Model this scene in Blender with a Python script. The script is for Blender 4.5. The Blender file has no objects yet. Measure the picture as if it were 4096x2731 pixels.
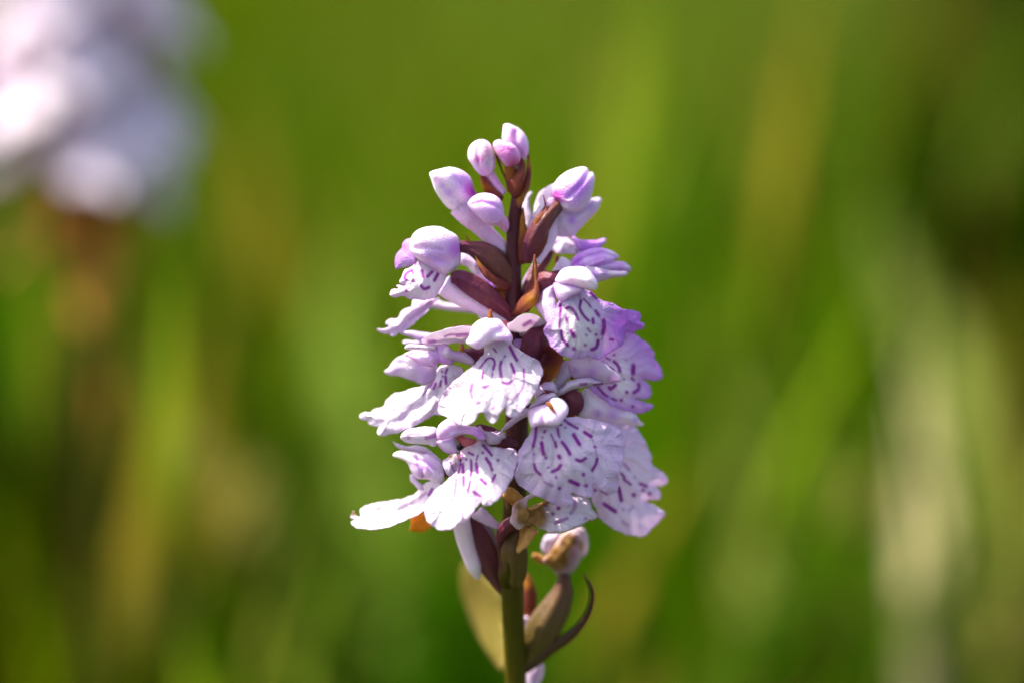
import bpy, math, random
import numpy as np
from mathutils import Vector, Matrix
from mathutils.geometry import delaunay_2d_cdt

random.seed(7); RNG = np.random.default_rng(7)
SC = bpy.context.scene
COL = SC.collection

# ------------------------------------------------------------------ camera
K = 0.115 / 4096                       # metres per photo pixel in the plane of the stem
LENS, SENSOR = 100.0, 36.0
DIST = LENS * 0.115 / SENSOR
PITCH = math.radians(8)
SPIKE = Vector((0, 0, 0.215))          # middle of the frame, in the plane of the stem
FWD = Vector((0, math.cos(PITCH), -math.sin(PITCH)))
UP = Vector((0, math.sin(PITCH), math.cos(PITCH)))
CAMLOC = SPIKE - FWD * DIST
cam = bpy.data.cameras.new('camera'); camo = bpy.data.objects.new('camera', cam); COL.objects.link(camo)
camo.location = CAMLOC; camo.rotation_euler = (math.pi / 2 - PITCH, 0, 0)
cam.lens = LENS; cam.sensor_width = SENSOR; cam.clip_start = 0.005; cam.clip_end = 3000
cam.dof.use_dof = True
cam.dof.focus_distance = DIST - 135 * K
cam.dof.aperture_fstop = 5.5
SC.camera = camo

# ------------------------------------------------------------------ light
SUN_TO = Vector((-0.50, 0.09, 0.86)).normalized()
w = bpy.data.worlds.new('World'); SC.world = w; w.use_nodes = True
nt = w.node_tree; bg = nt.nodes['Background']
sky = nt.nodes.new('ShaderNodeTexSky'); sky.sky_type = 'NISHITA'; sky.sun_disc = False; sky.dust_density = 4.5; sky.ozone_density = 0.0
sky.sun_elevation = math.asin(SUN_TO.z)
sky.sun_rotation = math.atan2(SUN_TO.x, SUN_TO.y)
nt.links.new(sky.outputs[0], bg.inputs[0]); bg.inputs[1].default_value = 0.15
sl = bpy.data.lights.new('sun', 'SUN'); so = bpy.data.objects.new('sun', sl); COL.objects.link(so)
sl.energy = 5.0; sl.angle = math.radians(0.53); sl.color = (1.0, 0.94, 0.84)
so.rotation_euler = SUN_TO.to_track_quat('Z', 'Y').to_euler(); so.location = (-1, -1, 3)
SC.view_settings.view_transform = 'Standard'; SC.view_settings.look = 'None'
SC.view_settings.exposure = 1.05; SC.view_settings.gamma = 1.0
SC.cycles.use_denoising = True
SC.cycles.max_bounces = 8; SC.cycles.diffuse_bounces = 6; SC.cycles.transmission_bounces = 8
SC.cycles.sample_clamp_indirect = 4.0
SC.cycles.use_adaptive_sampling = False

# ------------------------------------------------------------------ materials
def new_mat(name):
    m = bpy.data.materials.new(name); m.use_nodes = True
    n = m.node_tree; n.nodes.clear()
    return m, n, n.nodes.new('ShaderNodeOutputMaterial')
def N(n, t, **kw):
    o = n.nodes.new(t)
    for k, v in kw.items(): setattr(o, k, v)
    return o
def mixc(n, fac, a, b):
    x = N(n, 'ShaderNodeMix', data_type='RGBA')
    for sock, v in ((x.inputs[0], fac), (x.inputs[6], a), (x.inputs[7], b)):
        if hasattr(v, 'is_output'): n.links.new(v, sock)
        elif isinstance(v, (int, float)): sock.default_value = v
        else: sock.default_value = (*v, 1)
    return x.outputs[2]
def noise(n, scale, detail=3, rough=.55, lo=.35, hi=.7, stretch=None):
    tc = N(n, 'ShaderNodeTexCoord'); t = N(n, 'ShaderNodeTexNoise')
    t.inputs['Scale'].default_value = scale; t.inputs['Detail'].default_value = detail; t.inputs['Roughness'].default_value = rough
    if stretch:
        mp = N(n, 'ShaderNodeMapping'); mp.inputs['Scale'].default_value = stretch
        n.links.new(tc.outputs['Object'], mp.inputs[0]); n.links.new(mp.outputs[0], t.inputs['Vector'])
    else: n.links.new(tc.outputs['Object'], t.inputs['Vector'])
    r = N(n, 'ShaderNodeMapRange'); r.inputs[1].default_value = lo; r.inputs[2].default_value = hi
    n.links.new(t.outputs[0], r.inputs[0])
    return r.outputs[0]
def bump(n, h, strength, dist):
    b = N(n, 'ShaderNodeBump'); b.inputs['Strength'].default_value = strength; b.inputs['Distance'].default_value = dist
    n.links.new(h, b.inputs['Height']); return b.outputs[0]

def petal_mat(name, thin):
    m, n, out = new_mat(name)
    at = N(n, 'ShaderNodeAttribute', attribute_name='pigment')
    sp = N(n, 'ShaderNodeSeparateColor'); n.links.new(at.outputs['Color'], sp.inputs[0])
    blotch = noise(n, 520, 4, .65, .3, .75)
    lavm = N(n, 'ShaderNodeMath', operation='MULTIPLY_ADD'); lavm.use_clamp = True
    n.links.new(blotch, lavm.inputs[0]); lavm.inputs[1].default_value = 0.10 if thin else 0.22; n.links.new(sp.outputs[1], lavm.inputs[2])
    c = mixc(n, lavm.outputs[0], (0.95, 0.89, 0.92), (0.60, 0.22, 0.80))
    c = mixc(n, at.outputs['Alpha'], c, (0.60, 0.11, 0.40))
    mk = N(n, 'ShaderNodeMath', operation='MULTIPLY'); n.links.new(sp.outputs[0], mk.inputs[0]); n.links.new(noise(n, 1500, 2, .5, .1, .45), mk.inputs[1])
    mk2 = N(n, 'ShaderNodeMath', operation='MULTIPLY_ADD'); n.links.new(mk.outputs[0], mk2.inputs[0]); mk2.inputs[1].default_value = .35
    mk3 = N(n, 'ShaderNodeMath', operation='MULTIPLY'); n.links.new(sp.outputs[0], mk3.inputs[0]); mk3.inputs[1].default_value = .65
    n.links.new(mk3.outputs[0], mk2.inputs[2])
    c = mixc(n, mk2.outputs[0], c, (0.32, 0.0, 0.37))
    fib = noise(n, 900, 4, .7, .3, .7)
    br = mixc(n, fib, (0.14, 0.055, 0.01), (0.50, 0.27, 0.07))
    c = mixc(n, sp.outputs[2], c, br)
    p = N(n, 'ShaderNodeBsdfPrincipled'); n.links.new(c, p.inputs['Base Color'])
    p.inputs['Roughness'].default_value = 0.38; p.inputs['Specular IOR Level'].default_value = 0.25
    h = N(n, 'ShaderNodeMath', operation='ADD'); n.links.new(noise(n, 5200, 2, .5, .2, .8), h.inputs[0]); n.links.new(noise(n, 900, 3, .6, .2, .8), h.inputs[1])
    n.links.new(bump(n, h.outputs[0], .75, .00016), p.inputs['Normal'])
    if thin:
        t = N(n, 'ShaderNodeBsdfTranslucent'); n.links.new(mixc(n, .25, c, (.98, .78, .95)), t.inputs[0])
        mx = N(n, 'ShaderNodeMixShader'); mx.inputs[0].default_value = .38
        n.links.new(p.outputs[0], mx.inputs[1]); n.links.new(t.outputs[0], mx.inputs[2]); n.links.new(mx.outputs[0], out.inputs[0])
    else:
        p.inputs['Subsurface Weight'].default_value = 0.7; p.inputs['Subsurface Radius'].default_value = (1, .7, .9)
        p.inputs['Subsurface Scale'].default_value = 0.0012
        n.links.new(p.outputs[0], out.inputs[0])
    return m
def fleshy_mat(name, a, b, tip=None, rough=.38, scale=500, sss=.15, glow=None):
    m, n, out = new_mat(name)
    c = mixc(n, noise(n, scale, 5, .7, .3, .7, (1, 1, .2)), a, b)
    at = N(n, 'ShaderNodeAttribute', attribute_name='pigment')
    sp = N(n, 'ShaderNodeSeparateColor'); n.links.new(at.outputs['Color'], sp.inputs[0])
    c = mixc(n, sp.outputs[0], c, tip or a)
    p = N(n, 'ShaderNodeBsdfPrincipled'); n.links.new(c, p.inputs['Base Color'])
    p.inputs['Roughness'].default_value = rough; p.inputs['Specular IOR Level'].default_value = 0.16
    p.inputs['Subsurface Weight'].default_value = sss; p.inputs['Subsurface Radius'].default_value = (1, .4, .3)
    p.inputs['Subsurface Scale'].default_value = 0.0005
    n.links.new(bump(n, noise(n, 2600, 3), .35, .00012), p.inputs['Normal'])
    if glow:
        t = N(n, 'ShaderNodeBsdfTranslucent'); n.links.new(mixc(n, .5, c, glow), t.inputs[0])
        mx = N(n, 'ShaderNodeMixShader'); mx.inputs[0].default_value = .35
        n.links.new(p.outputs[0], mx.inputs[1]); n.links.new(t.outputs[0], mx.inputs[2]); n.links.new(mx.outputs[0], out.inputs[0])
    else: n.links.new(p.outputs[0], out.inputs[0])
    return m
def leaf_mat(name, attr=True, col=(0.1, .16, .01), trans=.45):
    m, n, out = new_mat(name)
    if attr:
        at = N(n, 'ShaderNodeAttribute', attribute_name='blade_color'); c0 = at.outputs['Color']
    else: c0 = col
    c = mixc(n, noise(n, 60, 3, .6, .3, .7), c0, c0)
    d = N(n, 'ShaderNodeBsdfDiffuse'); n.links.new(c, d.inputs[0])
    t = N(n, 'ShaderNodeBsdfTranslucent'); n.links.new(c, t.inputs[0])
    mx = N(n, 'ShaderNodeMixShader'); mx.inputs[0].default_value = trans
    n.links.new(d.outputs[0], mx.inputs[1]); n.links.new(t.outputs[0], mx.inputs[2]); n.links.new(mx.outputs[0], out.inputs[0])
    return m
def ground_mat():
    m, n, out = new_mat('mossy_ground')
    c = mixc(n, noise(n, 18, 6, .65, .3, .7), (0.015, .03, .001), (0.045, .065, .002))
    c = mixc(n, noise(n, 160, 4, .6, .5, .75), c, (.05, .032, .008))
    p = N(n, 'ShaderNodeBsdfPrincipled'); n.links.new(c, p.inputs['Base Color']); p.inputs['Roughness'].default_value = .9
    n.links.new(bump(n, noise(n, 120, 5), .8, .01), p.inputs['Normal']); n.links.new(p.outputs[0], out.inputs[0]); return m

M_PETAL = petal_mat('petal', True)
M_BUD = petal_mat('bud_flesh', False)
M_STEM = fleshy_mat('stem_skin', (0.05, 0.045, 0.001), (0.085, 0.07, 0.003), (0.075, 0.017, 0.022), .42, 300)
M_BRACT = fleshy_mat('bract_skin', (0.14, 0.022, 0.05), (0.25, 0.075, 0.03), (0.38, 0.16, 0.02), .45, glow=(.70, .22, .08))
M_OVARY = fleshy_mat('ovary_skin', (0.085, 0.010, 0.055), (0.18, 0.045, 0.05), (0.11, 0.085, 0.012), .4)
M_DRY = fleshy_mat('withered_tissue', (0.26, 0.11, 0.022), (0.60, 0.34, 0.11), (.6, .5, .45), .6, 900, .3)
M_STRAW = fleshy_mat('pale_bract_skin', (0.17, 0.125, 0.025), (0.12, 0.10, 0.014), (.85, .30, .015), .5, 200, .5)
M_RUST = fleshy_mat('rusty_tissue', (0.30, 0.09, 0.006), (0.60, 0.27, 0.04), None, .6, 900, .3)
M_TAN = fleshy_mat('seed_husk', (0.34, 0.29, 0.06), (0.24, 0.21, 0.03), None, .6, 600, .2)
M_ANTHER = fleshy_mat('anther_skin', (0.30, 0.012, 0.03), (0.55, 0.16, 0.18), (0.01, 0.005, 0.008), .4)
M_GRASS = leaf_mat('grass_blade')
M_GROUND = ground_mat()

# ------------------------------------------------------------------ geometry helpers
def at(x, y, d=0.0):
    """photo pixel (4096 wide) + depth behind the stem plane (same unit) -> point in the world"""
    dist = DIST + d * K; s = K * dist / DIST
    return CAMLOC + FWD * dist + Vector(((x - 2048) * s, 0, 0)) + UP * ((1365.5 - y) * s)
def at_np(P, d):
    dist = DIST + d * K; s = K * dist / DIST
    o = np.array(CAMLOC)[None] + np.array(FWD)[None] * dist[:, None]
    o = o + np.array([[1.0, 0, 0]]) * ((P[:, 0] - 2048) * s)[:, None] + np.array(UP)[None] * ((1365.5 - P[:, 1]) * s)[:, None]
    return o

ZT = {1: (1650, 460, 2.9038), 2: (1480, 860, 3.1367), 3: (2000, 900, 3.1353), 4: (1400, 1240, 2.8), 5: (2000, 1350, 3.1357),
      6: (1380, 1640, 3.0149), 7: (1980, 1600, 2.7028), 8: (1750, 1980, 2.088), 0: (0, 0, 1.0)}
def zz(Z, pts):
    x0, y0, s = ZT[Z]; a = np.asarray(pts, float).copy()
    a[:, 0] = x0 + a[:, 0] / s; a[:, 1] = y0 + a[:, 1] / s
    return a
def nums(s): return [[float(v) for v in q.split(',')] for q in s.split()]

def lean(Z, y): return np.maximum(0, np.asarray(y) - 1950) / 781 * 230 if Z == 8 else 0.0
def closed_spline(P, step):
    n = len(P); out = []
    for i in range(n):
        p0, p1, p2, p3 = P[i - 1], P[i], P[(i + 1) % n], P[(i + 2) % n]
        L = np.linalg.norm(p2 - p1); m = max(2, int(L / step))
        d01 = max(np.linalg.norm(p1 - p0), 1e-6) ** .5; d12 = max(L, 1e-6) ** .5; d23 = max(np.linalg.norm(p3 - p2), 1e-6) ** .5
        m1 = (p1 - p0) / d01 - (p2 - p0) / (d01 + d12) + (p2 - p1) / d12
        m2 = (p2 - p1) / d12 - (p3 - p1) / (d12 + d23) + (p3 - p2) / d23
        m1, m2 = m1 * d12, m2 * d12
        for k in range(m):
            t = k / m
            out.append((2*t**3-3*t*t+1)*p1 + (t**3-2*t*t+t)*m1 + (-2*t**3+3*t*t)*p2 + (t**3-t*t)*m2)
    return np.array(out)
def inside(P, poly):
    x, y = P[:, 0], P[:, 1]; r = np.zeros(len(P), bool); n = len(poly)
    for i in range(n):
        x1, y1 = poly[i - 1]; x2, y2 = poly[i]
        if y1 == y2: continue
        c = ((y1 > y) != (y2 > y)) & (x < (x2 - x1) * (y - y1) / (y2 - y1) + x1)
        r ^= c
    return r
def seg_dist(P, A, B):
    """distance from each P to the nearest of segments A->B, with the index of that segment"""
    best = np.full(len(P), 1e9); idx = np.zeros(len(P), int)
    for i in range(len(A)):
        ab = B[i] - A[i]; L = float(ab @ ab) + 1e-9
        t = np.clip(((P - A[i]) @ ab) / L, 0, 1)
        d = np.hypot(P[:, 0] - A[i, 0] - t * ab[0], P[:, 1] - A[i, 1] - t * ab[1])
        m = d < best; best[m] = d[m]; idx[m] = i
    return best, idx
def flat_mesh(outline, step, frill=0):
    B = closed_spline(outline, step)
    if frill:
        tn = np.roll(B, -1, 0) - np.roll(B, 1, 0); nr = np.c_[tn[:, 1], -tn[:, 0]] / (np.hypot(*tn.T)[:, None] + 1e-6)
        k = np.arange(len(B)) * step; a, b, c = RNG.uniform(0, 6.28, 3)
        B = B + nr * (frill * (.5 * np.sin(k / 5.1 + a) * np.sin(k / 17 + b) + .45 * np.sin(k / 9.7 + c) + RNG.normal(0, .22, len(B))))[:, None]
    lo, hi = B.min(0), B.max(0)
    h = step * .866; rows = []
    for j, y in enumerate(np.arange(lo[1], hi[1] + h, h)):
        xs = np.arange(lo[0] + (j % 2) * step / 2, hi[0] + step, step); rows.append(np.stack([xs, np.full_like(xs, y)], 1))
    G = np.concatenate(rows); G = G + RNG.uniform(-.08, .08, G.shape) * step
    G = G[inside(G, B)]
    if len(G):
        d, _ = seg_dist(G, B, np.roll(B, -1, 0)); G = G[d > .45 * step]
    pts = np.concatenate([B, G]) if len(G) else B
    c = pts.mean(0)
    res = delaunay_2d_cdt([Vector((a - c) * [1, -1]) for a in pts], [], [list(range(len(B)))], 1, 1e-4)
    V = np.array([[v.x, -v.y] for v in res[0]]) + c
    F = [tuple(f) for f in res[2]]
    A2 = lambda f: (V[f[1]]-V[f[0]])[0]*(V[f[2]]-V[f[0]])[1]-(V[f[1]]-V[f[0]])[1]*(V[f[2]]-V[f[0]])[0]
    F = [f if A2(f) < 0 else f[::-1] for f in F]      # counter-clockwise as seen from the camera (y is down)
    return V, F, B
def tps(ctrl):
    C = np.array(ctrl, float); n = len(C)
    if n == 1: return lambda P: np.full(len(P), C[0, 2])
    if n < 4:
        A = np.c_[np.ones(n), C[:, :2]]
        if n == 2:
            ax = C[1, :2] - C[0, :2]; L = ax @ ax
            return lambda P: C[0, 2] + (C[1, 2] - C[0, 2]) * np.clip(((P - C[0, :2]) @ ax) / L, -.3, 1.3)
        w = np.linalg.lstsq(A, C[:, 2], rcond=None)[0]
        return lambda P: w[0] + P @ w[1:]
    S = 100.0; X = C[:, :2] / S
    U = lambda r2: np.where(r2 > 1e-9, r2 * np.log(r2 + 1e-12), 0)
    r2 = ((X[:, None] - X[None]) ** 2).sum(-1)
    A = np.zeros((n + 3, n + 3)); A[:n, :n] = U(r2) + np.eye(n) * .02; A[:n, n] = 1; A[:n, n+1:] = X; A[n, :n] = 1; A[n+1:, :n] = X.T
    w = np.linalg.solve(A, np.r_[C[:, 2], 0, 0, 0])
    def f(P):
        Q = P / S; r = ((Q[:, None] - X[None]) ** 2).sum(-1)
        return U(r) @ w[:n] + w[n] + Q @ w[n+1:]
    return f

def finish(name, V, F, mat, parent, pig=None, loc=None, smooth=True):
    V = np.asarray(V, float)
    c = V.mean(0) if loc is None else np.array(loc)
    me = bpy.data.meshes.new(name); me.from_pydata([tuple(v) for v in (V - c)], [], F); me.update()
    if smooth: me.polygons.foreach_set('use_smooth', [True] * len(me.polygons))
    if pig is not None:
        a = me.attributes.new('pigment', 'FLOAT_COLOR', 'POINT')
        a.data.foreach_set('color', (pig if np.shape(pig)[1] == 4 else np.c_[pig, np.zeros(len(pig))]).astype(np.float32).ravel())
    me.materials.append(mat)
    o = bpy.data.objects.new(name, me); COL.objects.link(o)
    o.location = Vector(c)
    if parent is not None:
        o.parent = parent; o.location = Vector(c) - parent.matrix_world_loc if hasattr(parent, 'matrix_world_loc') else Vector(c) - wloc(parent)
    return o
def wloc(o):
    v = Vector((0, 0, 0))
    while o is not None: v += o.location; o = o.parent
    return v

def pigment(P, edge, Z, marks, lav, lav_edge, ew, blots, brn, dry, mag=0):
    pig = np.zeros((len(P), 4)); x0, y0, s = ZT[Z]
    halo = np.zeros(len(P))
    if len(marks) > 6: marks = list(marks) + ['%g,%g:%g .5' % (*((P[k] - (x0, y0)) * s), random.uniform(2, 4)) for k in RNG.integers(0, len(P), 6)]
    for mk in marks:
        body, wd = mk.split(':'); wd = wd.split(); width = float(wd[0]) / s / 2 * 1.6; st = float(wd[1]) if len(wd) > 1 else 1.0
        q = zz(Z, nums(body))
        if len(q) == 1: q = np.concatenate([q, q + .5])
        elif len(q) > 2: q = tube_np(q, per=4)
        d, _ = seg_dist(P, q[:-1], q[1:])
        x_ = np.clip((width * 1.55 - d) / (width * 1.1), 0, 1); v = st * x_ * x_ * (3 - 2 * x_)
        pig[:, 0] = np.maximum(pig[:, 0], v); halo = np.maximum(halo, st * .16 * np.exp(-(d / (width * 2.2)) ** 2))
    pig[:, 1] = lav + (lav_edge - lav) * np.exp(-(edge / ew) ** 1.3)
    pig[:, 1] = np.clip(pig[:, 1] * 1.6, 0, .95); pig[:, 2] = brn; pig[:, 3] = mag + halo * .5
    for b in blots:                                   # x,y,radius,strength,channel
        q = zz(Z, [[b[0], b[1]]])[0]; r = b[2] / s
        v = b[3] * 1.5 * np.exp(-(((P - q) ** 2).sum(1)) / (r * r))
        ch = b[4] if len(b) > 4 else 1
        pig[:, ch] = np.clip(pig[:, ch] + v, 0, 1)
    if dry: pig[:, 2] = np.maximum(pig[:, 2], dry * np.exp(-(edge / 7.0) ** 2))
    return pig

def folded(V, Z, folds):
    x0, y0, s = ZT[Z]; d = np.zeros(len(V))
    for fo_ in folds:
        body, wd = fo_.split(':'); wd = [float(v) for v in wd.split()]; q = zz(Z, nums(body))
        r, _ = seg_dist(V, q[:-1], q[1:]); d += wd[1] * np.exp(-(r / (wd[0] / s)) ** 2)
    return d
def sheet(name, parent, Z, outline, ctrl, marks=(), lav=.04, lav_edge=.16, ew=22, blots=(), brn=0, dry=0, dome=25, dw=None,
          ruf=5, step=None, thick=None, mat=None, wav=0, folds=(), mag=0, ray=None):
    """a petal: real curved sheet with thickness, outline and depth given point by point"""
    O = zz(Z, nums(outline))
    step = step or (4.6 if marks else 7.5)
    V, F, B = flat_mesh(O, step, (2.6 if name == 'lip' else 1.2) if mat is None or mat is M_PETAL else .8)
    e, idx = seg_dist(V, B, np.roll(B, -1, 0))
    x0, y0, s = ZT[Z]
    C = [[x0 + c[0] / s, y0 + c[1] / s, c[2]] for c in ctrl]
    d = tps(C)(V) + lean(Z, V[:, 1])
    em = max(e.max(), 1); dw_ = dw or em * .55
    d = d - dome * (1 - np.exp(-e / dw_)) + dome * .5
    ph = random.uniform(0, 6.28)
    d = d + ruf * np.exp(-e / (em * .45)) * (np.sin(idx * step / 21.0 + ph) + .6 * np.sin(idx * step / 9.3 + 2 * ph))
    d = d + wav * np.sin(V[:, 0] / 31 + ph) * np.cos(V[:, 1] / 37 - ph)
    d = d + folded(V, Z, folds)
    pig = pigment(V, e, Z, marks, lav, lav_edge, ew, blots, brn, dry, mag)
    if ray:                                           # creases and veins fanning out from the throat: x, y, height, count
        q = zz(Z, [ray[:2]])[0]; rr = np.hypot(*(V - q).T); an = np.arctan2(V[:, 1] - q[1], V[:, 0] - q[0])
        wob = an + .05 * np.sin(rr / 23 + ph)
        d = d + ray[2] * np.minimum(1, rr / 190) * (np.sin(wob * ray[3] + ph) + .5 * np.sin(wob * ray[3] * 2.3 + 2 * ph))
        pig[:, 1] = np.clip(pig[:, 1] + .13 * np.abs(np.cos(wob * ray[3] * 1.9 + ph)) ** 14 * np.minimum(1, rr / 120), 0, 1)
    o = finish(name, at_np(V, d), F, mat or M_PETAL, parent, pig)
    md = o.modifiers.new('thickness', 'SOLIDIFY'); md.thickness = (thick or (2.2 if mat is None or mat is M_PETAL else 5)) * K; md.offset = -1
    return o

def solid(name, parent, Z, outline, ctrl, fat=.8, lav=.05, lav_edge=.12, ew=18, blots=(), brn=0, marks=(), mat=None, step=None, back=.8, rough=0, folds=(), mag=0):
    """a full rounded body (bud, hood, capsule) swelling to both sides of its outline"""
    O = zz(Z, nums(outline)); ext = np.ptp(O, 0)
    step = step or max(5.0, math.sqrt(ext[0] * ext[1] / 900.0))
    V, F, B = flat_mesh(O, step); n = len(V)
    e, idx = seg_dist(V, B, np.roll(B, -1, 0))
    nb = [set() for _ in range(n)]
    for f in F:
        for a in range(3): nb[f[a]].add(f[a-1]); nb[f[a-1]].add(f[a])
    bd = e < 1e-3
    A = np.eye(n); b = np.zeros(n)
    for i in range(n):
        if bd[i] or not nb[i]: continue
        L = list(nb[i]); wgt = np.array([1 / max(((V[i] - V[j]) ** 2).sum(), 1e-6) for j in L])
        A[i, i] = wgt.sum(); A[i, L] = -wgt; b[i] = len(L) / 1.5
    u = np.linalg.solve(A, b); h = np.sqrt(np.maximum(3.0 * u * .66, 0)) * fat
    x0, y0, s = ZT[Z]
    mid = tps([[x0 + c[0] / s, y0 + c[1] / s, c[2]] for c in ctrl])(V) + lean(Z, V[:, 1])
    if rough: h = h * (1 + rough * (np.sin(V[:, 0] / 9) * np.cos(V[:, 1] / 12 + 1)))
    h = h - folded(V, Z, folds) * np.minimum(1, h / (h.max() * .5 + 1e-6))
    pig = pigment(V, e, Z, marks, lav, lav_edge, ew, blots, brn, 0, mag)
    front = at_np(V, mid - h); inn = np.where(~bd)[0]; remap = np.arange(n); remap[inn] = n + np.arange(len(inn))
    backv = at_np(V[inn], (mid + h * back)[inn])
    F2 = F + [tuple(remap[list(f[::-1])]) for f in F if not (bd[f[0]] and bd[f[1]] and bd[f[2]])]
    return finish(name, np.concatenate([front, backv]), F2, mat or M_BUD, parent, np.concatenate([pig, pig[inn]]))

def tube_np(pts, sides=14, ribs=0, ribamp=.0, twist=0.0, per=7):
    P = np.array(pts, float); n = len(P); Q = []
    for i in range(n - 1):
        p0 = P[max(i - 1, 0)]; p1, p2 = P[i], P[i + 1]; p3 = P[min(i + 2, n - 1)]
        for k in range(per):
            t = k / per
            Q.append(.5 * (2*p1 + (p2-p0)*t + (2*p0-5*p1+4*p2-p3)*t*t + (3*p1-p0-3*p2+p3)*t**3))
    Q.append(P[-1]); return np.array(Q)
def tube(name, parent, Z, pts, mat, sides=14, ribs=0, ribamp=0., twist=0., lav=.05, mag=0, tip=None, cap=True, per=7, flat=1.0):
    """tapered limb through (x, y, depth, radius); x and y in the zoom frame, depth and radius in photo pixels"""
    x0, y0, s = ZT[Z]
    Q = tube_np([[x0 + p[0] / s, y0 + p[1] / s, p[2], p[3]] for p in nums(pts)], per=per)
    Q[:, 2] += lean(Z, Q[:, 1])
    W = at_np(Q[:, :2], Q[:, 2]); m = len(Q); R = np.maximum(Q[:, 3], .3) * K
    V = []; pg = []; Fc = []
    nrm = Vector((0, -1, 0.001))
    for i in range(m):
        tg = Vector(W[min(i + 1, m - 1)] - W[max(i - 1, 0)]).normalized()
        a = (Vector((0, -1, 0)) - tg * tg.dot(Vector((0, -1, 0))))
        a = a.normalized() if a.length > 1e-4 else Vector((1, 0, 0)); b = tg.cross(a)
        for j in range(sides):
            th = 2 * math.pi * j / sides
            r = R[i] * (1 + ribamp * math.cos(ribs * th + twist * i / m * 6.28))
            V.append(W[i] + np.array(a) * math.cos(th) * r * flat + np.array(b) * math.sin(th) * r)
            pg.append((tip[0] + (tip[1] - tip[0]) * i / m if tip else 0, lav, 0, mag))
    for i in range(m - 1):
        for j in range(sides):
            Fc.append((i*sides+j, i*sides+(j+1) % sides, (i+1)*sides+(j+1) % sides, (i+1)*sides+j))
    if cap: Fc.append(tuple(range(sides))[::-1]); Fc.append(tuple((m-1)*sides+j for j in range(sides)))
    return finish(name, V, Fc, mat, parent, np.array(pg))

# ------------------------------------------------------------------ setting: rising heath ground
def ground_z(x, y): return max(0.0, y - 1.0) * 0.10 if y < 60 else 5.9
xs = np.r_[-400, -120, -40, -15, np.linspace(-6, 6, 25), 15, 40, 120, 400]; ys = np.r_[-60, -15, -4, np.linspace(-1.5, 9, 43), 14, 22, 35, 60, 160, 800]
GV = [(x, y, ground_z(x, y) + (0.012 * math.sin(x * 5.1 + y * 2.3) * math.cos(y * 4.3 - x) if abs(x) < 6 and -1 < y < 9 and (x*x+y*y) > .02 else 0)) for y in ys for x in xs]
nx = len(xs); GF = [(j*nx+i, j*nx+i+1, (j+1)*nx+i+1, (j+1)*nx+i) for j in range(len(ys)-1) for i in range(nx-1)]
g = finish('ground', GV, GF, M_GROUND, None, loc=(0, 0, 0)); g['kind'] = 'structure'; g['label'] = 'mossy heath ground under the grass'

# ------------------------------------------------------------------ the orchid in focus
base = at(2060, 2731, 230); base = Vector((base.x + .001, base.y + .012, 0.0))
orchid = bpy.data.objects.new('orchid', None); COL.objects.link(orchid); orchid.location = base
orchid.empty_display_size = .02
orchid['label'] = 'sharp lilac and white orchid spike with purple loops on its lips and a brown stem'
orchid['category'] = 'orchid'

def stem(parent, pts, mat):
    Q = tube_np([[*p] for p in pts], per=8); m = len(Q); S = 18; V = []; Fc = []; pg = []
    for i in range(m):
        for j in range(S):
            th = 6.2832 * j / S; r = Q[i, 3] * (1 + .05 * math.cos(5 * th))
            V.append((Q[i, 0] + r * math.cos(th), Q[i, 1] + r * math.sin(th), Q[i, 2])); pg.append((min(1, max(0, (Q[i, 2] - .185) / .025)), 0, 0))
    for i in range(m - 1):
        for j in range(S): Fc.append((i*S+j, i*S+(j+1) % S, (i+1)*S+(j+1) % S, (i+1)*S+j))
    Fc.append(tuple(range(S))[::-1]); Fc.append(tuple((m-1)*S+j for j in range(S)))
    return finish('stem', V, Fc, mat, parent, np.array(pg))
sp = []
for (x, y, r) in ((2061, 2731, 44), (2050, 2450, 45), (2048, 2250, 47), (2060, 1950, 46), (2065, 1750, 46), (2060, 1500, 40), (2052, 1250, 34), (2052, 1050, 31), (2056, 900, 28), (2068, 780, 22), (2078, 690, 10)):
    p = at(x, y, float(lean(8, y))); sp.append((p.x, p.y, p.z, r * K))
stem(orchid, [(base.x + (sp[0][0] - base.x) * k / 12, base.y + (sp[0][1] - base.y) * (k / 12) ** 1.5, -.005 + (sp[0][2] + .005) * k / 12, (52 - k * .6) * K) for k in range(12)] + sp, M_STEM)

def flower(Z, pts, ribs=6, **kw):
    return tube('flower', orchid, Z, pts, M_OVARY, sides=24, ribs=ribs, ribamp=.09, twist=.5, **kw)

# --- buds at the top
f = solid('bud', orchid, 1, '1060,115 1100,103 1160,120 1240,160 1300,220 1340,300 1350,390 1332,480 1305,525 1262,500 1200,440 1130,380 1060,340 1040,280 1048,180', [(1200, 300, 30)], .8, lav=.16, lav_edge=.1, mag=.16, blots=[(1190, 200, 60, .25), (1310, 420, 110, .3), (1180, 230, 60, .15, 3), (1100, 150, 40, .2, 3)], folds=['1200,200 1190,330 1260,480:40 16'])
f = solid('bud', orchid, 1, '935,335 970,297 1020,288 1060,312 1150,330 1215,385 1255,470 1240,560 1165,607 1090,600 1030,540 965,440', [(1100, 450, -30)], .85, lav=.22, lav_edge=.1, mag=.42, blots=[(1130, 470, 130, .22), (1200, 580, 90, .5, 3), (1200, 590, 80, .35, 2), (1080, 420, 120, .15, 3)], folds=['1000,310 1060,340 1180,380:30 -8'])
tube('stalk', f, 1, '1120,590,-20,20 1140,680,-10,22 1150,800,0,22 1150,900,5,16', M_BRACT, tip=(.8, .2))
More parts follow.
